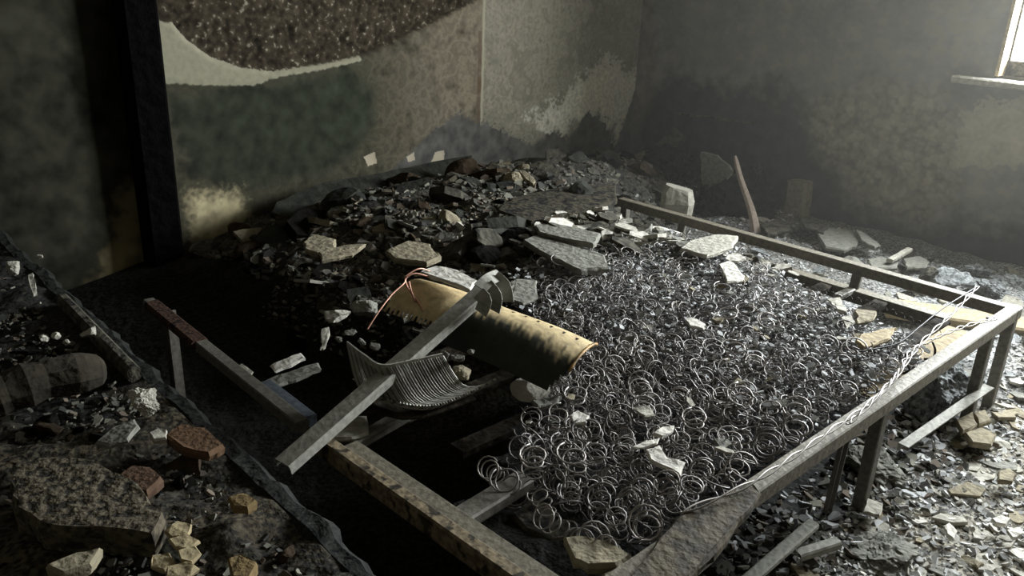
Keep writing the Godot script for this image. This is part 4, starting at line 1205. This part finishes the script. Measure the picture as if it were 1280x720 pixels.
func make_scatter() -> void:
	for k in 14:
		flake_meshes.append(plate(random_outline(1.0, 5 + k % 4, rng.randf_range(1.0, 1.7)), rng.randf_range(0.22, 0.4), 0.05, 0.10))
		chip_meshes.append(plate(random_outline(1.0, 5 + k % 3, rng.randf_range(1.0, 1.5)), rng.randf_range(0.3, 0.6), 0.08, 0.10))
	for k in 8: rock_meshes.append(rock(100 + k, 0.65, 7, 2))
	var pile := func():
		var z := rng.randf_range(-1.4, 1.55); var x := rng.randf_range(XW + 0.12, 0.42)
		if z < 0.12 and x > -0.22: return null
		return Vector3(x, ground_h(x, z), z)
	scatter("heap_fragment", "fragment in the wall heap", "rubble", "rubble heap at the left wall", 150, pile, Vector2(0.04, 0.12), [M.plaster_soot, M.plaster_soot, M.char_brown, M.board_soot, M.plaster_tan, M.char, M.dust_brown, M.board_soot], 0.5, 0.3, [["below the wall seam", -1.0, -0.2], ["beside the dusty brown panel", -0.5, 0.1], ["beside the sloping board", -0.9, 0.8], ["near the charred post", -0.9, 1.4], ["in the dark room corner", -0.9, -1.1], ["behind the far bed corner", -0.3, -0.3], ["behind the beige cover", 0.1, 0.9], ["by the wavy tan slab", -0.2, 1.3]])
	var pilef := func():
		var z := rng.randf_range(0.5, 1.75); var x := rng.randf_range(-0.35, 0.62)
		var h := ground_h(x, z)
		if h < 0.15: return null
		return Vector3(x, h, z)
	scatter("heap_chip", "chip in the near heap", "rubble", "chips on the near heap", 90, pilef, Vector2(0.018, 0.06), [M.plaster_tan, M.plaster_grey, M.char_brown, M.board_soot, M.plaster_soot, M.plaster_pale, M.char], 0.6, 0.25, [["left of the copper wire", 0.25, 1.6], ["by the pale oblong lump", 0.4, 1.75], ["below the wavy tan slab", -0.1, 1.5], ["behind the beige cover", 0.25, 1.1], ["beside the long grey slabs", 0.4, 0.8], ["toward the left wall", -0.3, 1.0]])
	# top of the mattress, far end
	var topend := func():
		var x := rng.randf_range(0.12, 1.0); var z := rng.randf_range(0.18, 0.95)
		if x * 0.9 + z > 1.25 or rng.randf() > smoothstep(1.3, 0.5, x * 0.7 + z): return null
		return Vector3(x, maxf(ground_h(x, z), lerpf(0.37, 0.44, smoothstep(0.18, 0.45, z))) + rng.randf_range(0, 0.025), z)
	scatter("spring_fragment", "fragment piled on the springs", "rubble", "fragments on the far springs", 120, topend, Vector2(0.015, 0.06), [M.plaster_pale, M.plaster_grey, M.plaster_pale, M.plaster_white, M.plaster_grey, M.plaster_soot], 0.35, 0.08, [["beside the long grey slabs", 0.25, 0.65], ["beside the broad pale slab", 0.6, 0.4], ["at the far bed corner", 0.2, 0.25], ["above the standing grey tile", 0.45, 0.85], ["behind the five-sided white shard", 0.75, 0.3]])
	var allsprings := func():
		var x := rng.randf_range(0.6, 1.58); var z := rng.randf_range(0.15, 1.8)
		if x < 0.55 + maxf(0.0, z - 1.0) * 0.8 or z < spring_back(x): return null
		if rng.randf() > smoothstep(2.2, 0.3, z): return null
		return Vector3(x, 0.44, z)
	scatter("spring_flake", "flake caught on the coils", "flake", "flakes on the springs", 60, allsprings, Vector2(0.008, 0.024), [M.plaster_pale, M.plaster_grey, M.plaster_soot, M.plaster_tan], 0.4, 0.0, [["near the beige board scrap", 1.45, 0.7], ["below the five-sided white shard", 0.9, 0.55], ["in the middle of the springs", 1.1, 1.0], ["right of the beige cover", 0.9, 1.15], ["beside the border wires", 1.5, 1.15], ["around the near white flakes", 1.3, 1.55]])
	var behind := func():
		var x := rng.randf_range(-0.5, 2.2); var z := rng.randf_range(ZW + 0.12, -0.06)
		return Vector3(x, ground_h(x, z), z)
	scatter("floor_fragment", "fragment on the back floor", "rubble", "fragments behind the bed", 110, behind, Vector2(0.02, 0.075), [M.plaster_grey, M.plaster_soot, M.plaster_pale, M.ash_blue, M.plaster_grey], 0.35, 0.3, [["around the broken stick", -0.2, -0.6], ["beside the large rounded slab", 0.3, -0.8], ["by the short wooden piece", 0.75, -0.8], ["by the beige board", 1.3, -0.5], ["under the window", 1.4, -1.2], ["behind the spacer of the far rail", 0.8, -0.2], ["along the foot of the window wall", 0.4, -1.35], ["right of the bed corner", 1.9, -0.5]])
	var right := func():
		var x := rng.randf_range(1.62, 2.45); var z := rng.randf_range(-0.5, 1.5)
		if rng.randf() > smoothstep(1.45, 1.85, x): return null
		return Vector3(x, ground_h(x, z), z)
	scatter("floor_shard", "shard on the right floor", "plaster shard", "shards on the right floor", 290, right, Vector2(0.014, 0.05), [M.plaster_pale, M.plaster_tan, M.plaster_grey, M.plaster_pale, M.plaster_white, M.plaster_tan], 0.16, 0.05, [["beside the steel angle", 1.75, 0.15], ["by the two joined flat pieces", 1.8, -0.05], ["near the bed leg", 1.65, 0.6], ["by the propped laths", 1.65, 0.95], ["near the large polygonal piece", 1.95, 0.2], ["around the five-sided bright shard", 1.85, 0.6], ["near the almond-shaped bright shard", 2.0, 0.5], ["by the flat crumbly mortar lump", 1.8, 0.95], ["at the lower right edge", 2.05, 0.85], ["behind the corner leg", 1.8, -0.35]])
	var divan := func():
		var x := rng.randf_range(-0.9, 1.45); var z := rng.randf_range(2.4, 2.95)
		return Vector3(x, 0.445, z)
	scatter("divan_fragment", "fragment lying on the divan", "rubble", "charred fragments on the divan", 70, divan, Vector2(0.012, 0.045), [M.char, M.char_brown, M.plaster_soot, M.char, M.board_soot], 0.6, 0.5, [["near the charred roll", 0.2, 2.6], ["beside the large rough slab", 0.75, 2.65], ["around the brick pieces", 0.85, 2.5], ["by the ochre chunks", 1.2, 2.55], ["along the divan edge", 0.5, 2.38], ["in the far dark end", -0.5, 2.5]])
	# crumbs
	var cm := StandardMaterial3D.new(); cm.resource_name = "crumb"; cm.vertex_color_use_as_albedo = true; cm.roughness = 0.92; cm.metallic_specular = 0.3
	var pale := [Color(0.52, 0.51, 0.47), Color(0.40, 0.39, 0.37), Color(0.62, 0.61, 0.57), Color(0.26, 0.255, 0.24), Color(0.45, 0.42, 0.36)]
	var grey := [Color(0.34, 0.34, 0.33), Color(0.48, 0.48, 0.47), Color(0.22, 0.22, 0.21), Color(0.60, 0.60, 0.58)]
	var dark := [Color(0.085, 0.08, 0.066), Color(0.13, 0.125, 0.098), Color(0.19, 0.18, 0.14), Color(0.05, 0.05, 0.044), Color(0.12, 0.095, 0.07)]
	crumbs("floor_crumbs", "crushed plaster crumbs covering the floor right of the bed", 9000, right, Vector2(0.003, 0.016), cm, pale)
	crumbs("back_crumbs", "crushed grey plaster crumbs on the floor behind the bed", 3500, behind, Vector2(0.004, 0.02), cm, grey)
	crumbs("heap_crumbs", "sooty crumbs covering the rubble heap at the left wall", 6000, pile, Vector2(0.005, 0.03), cm, dark)
	crumbs("chip_crumbs", "brown crumbs on the near end of the rubble heap", 2500, pilef, Vector2(0.004, 0.018), cm, dark + [Color(0.25, 0.21, 0.15)])
	crumbs("divan_crumbs", "charred crumbs covering the divan in the left foreground", 3500, divan, Vector2(0.003, 0.014), cm, dark)
	var sp := func():
		var x := rng.randf_range(0.42, 1.6); var z := rng.randf_range(0.2, 1.3)
		if z < spring_back(x) - 0.03: return null
		if rng.randf() > smoothstep(1.5, 0.45, z): return null
		return Vector3(x, 0.395 + rng.randf_range(0, 0.045), z)
	crumbs("spring_crumbs", "grey ash flakes lodged between the far mattress springs", 8000, sp, Vector2(0.003, 0.013), cm, grey)
	var under := func():
		var x := rng.randf_range(1.45, 1.75); var z := rng.randf_range(0.1, 2.1)
		return Vector3(x, ground_h(x, z), z)
	crumbs("under_crumbs", "dark crumbs on the floor under the right bed rail", 2500, under, Vector2(0.004, 0.022), cm, dark + grey)

# thin smoke that still hangs under the window
func make_haze() -> void:
	var f := FogVolume.new()
	f.name = "smoke_haze"
	f.shape = RenderingServer.FOG_VOLUME_SHAPE_ELLIPSOID
	f.size = Vector3(5.6, 3.3, 3.2)
	f.position = Vector3(1.3, 1.3, -0.75)
	var m := FogMaterial.new()
	m.resource_name = "smoke"
	m.density = 0.021
	m.albedo = Color(0.92, 0.90, 0.85)
	f.material = m
	add_child(f)
	tag(f, "thin grey smoke hanging in front of the window wall", "smoke", "", "stuff")

# ---------------------------------------------------------------- build
func _ready() -> void:
	rng.seed = 20240607
	n1.seed = 5; n1.frequency = 0.02; n1.fractal_octaves = 3
	n2.seed = 9; n2.frequency = 0.01; n2.fractal_octaves = 3
	# camera
	var fw := Vector3(sin(CAM_YAW) * cos(CAM_PITCH), -sin(CAM_PITCH), -cos(CAM_YAW) * cos(CAM_PITCH))
	var rt := Vector3(cos(CAM_YAW), 0, sin(CAM_YAW))
	var up := rt.cross(fw)
	basis_cam = Basis(cos(CAM_ROLL) * rt + sin(CAM_ROLL) * up, -sin(CAM_ROLL) * rt + cos(CAM_ROLL) * up, -fw)
	var cam := Camera3D.new(); cam.name = "camera"
	cam.fov = rad_to_deg(2.0 * atan(360.0 / FOCAL))
	cam.near = 0.05
	cam.transform = Transform3D(basis_cam, CAM_POS)
	add_child(cam); cam.current = true
	# sky and exposure
	var e := Environment.new()
	e.background_mode = Environment.BG_SKY
	var sk := ProceduralSkyMaterial.new()
	sk.sky_top_color = Color(0.86, 0.92, 1.0); sk.sky_horizon_color = Color(0.96, 0.98, 1.0)
	sk.ground_horizon_color = Color(0.92, 0.94, 0.95); sk.ground_bottom_color = Color(0.75, 0.76, 0.75)
	sk.energy_multiplier = 1.5
	e.sky = Sky.new(); e.sky.sky_material = sk
	e.tonemap_mode = Environment.TONE_MAPPER_LINEAR
	e.tonemap_exposure = 3.3
	e.volumetric_fog_enabled = true; e.volumetric_fog_density = 0.0
	e.sdfgi_enabled = true; e.ssao_enabled = true; e.ssil_enabled = true
	var we := WorldEnvironment.new(); we.name = "world"; we.environment = e
	add_child(we)
	# overcast daylight that comes in at the window
	var day := AreaLight3D.new(); day.name = "window_daylight"
	day.area_size = Vector2(WIN_X1 - WIN_X0, WIN_Y1 - WIN_Y0)
	day.light_energy = 22.0
	day.light_color = Color(0.95, 0.98, 1.0)
	day.shadow_enabled = true
	day.area_range = 12.0
	day.position = Vector3((WIN_X0 + WIN_X1) / 2, (WIN_Y0 + WIN_Y1) / 2, ZW - 0.28)
	day.rotation.y = PI
	add_child(day)

	make_materials()
	make_room()
	make_ground()
	make_bed()
	make_springs()
	make_cover()
	make_bar()
	make_grille()
	make_wires()
	make_loose()
	make_pieces()
	make_divan()
	make_scatter()
	make_haze()
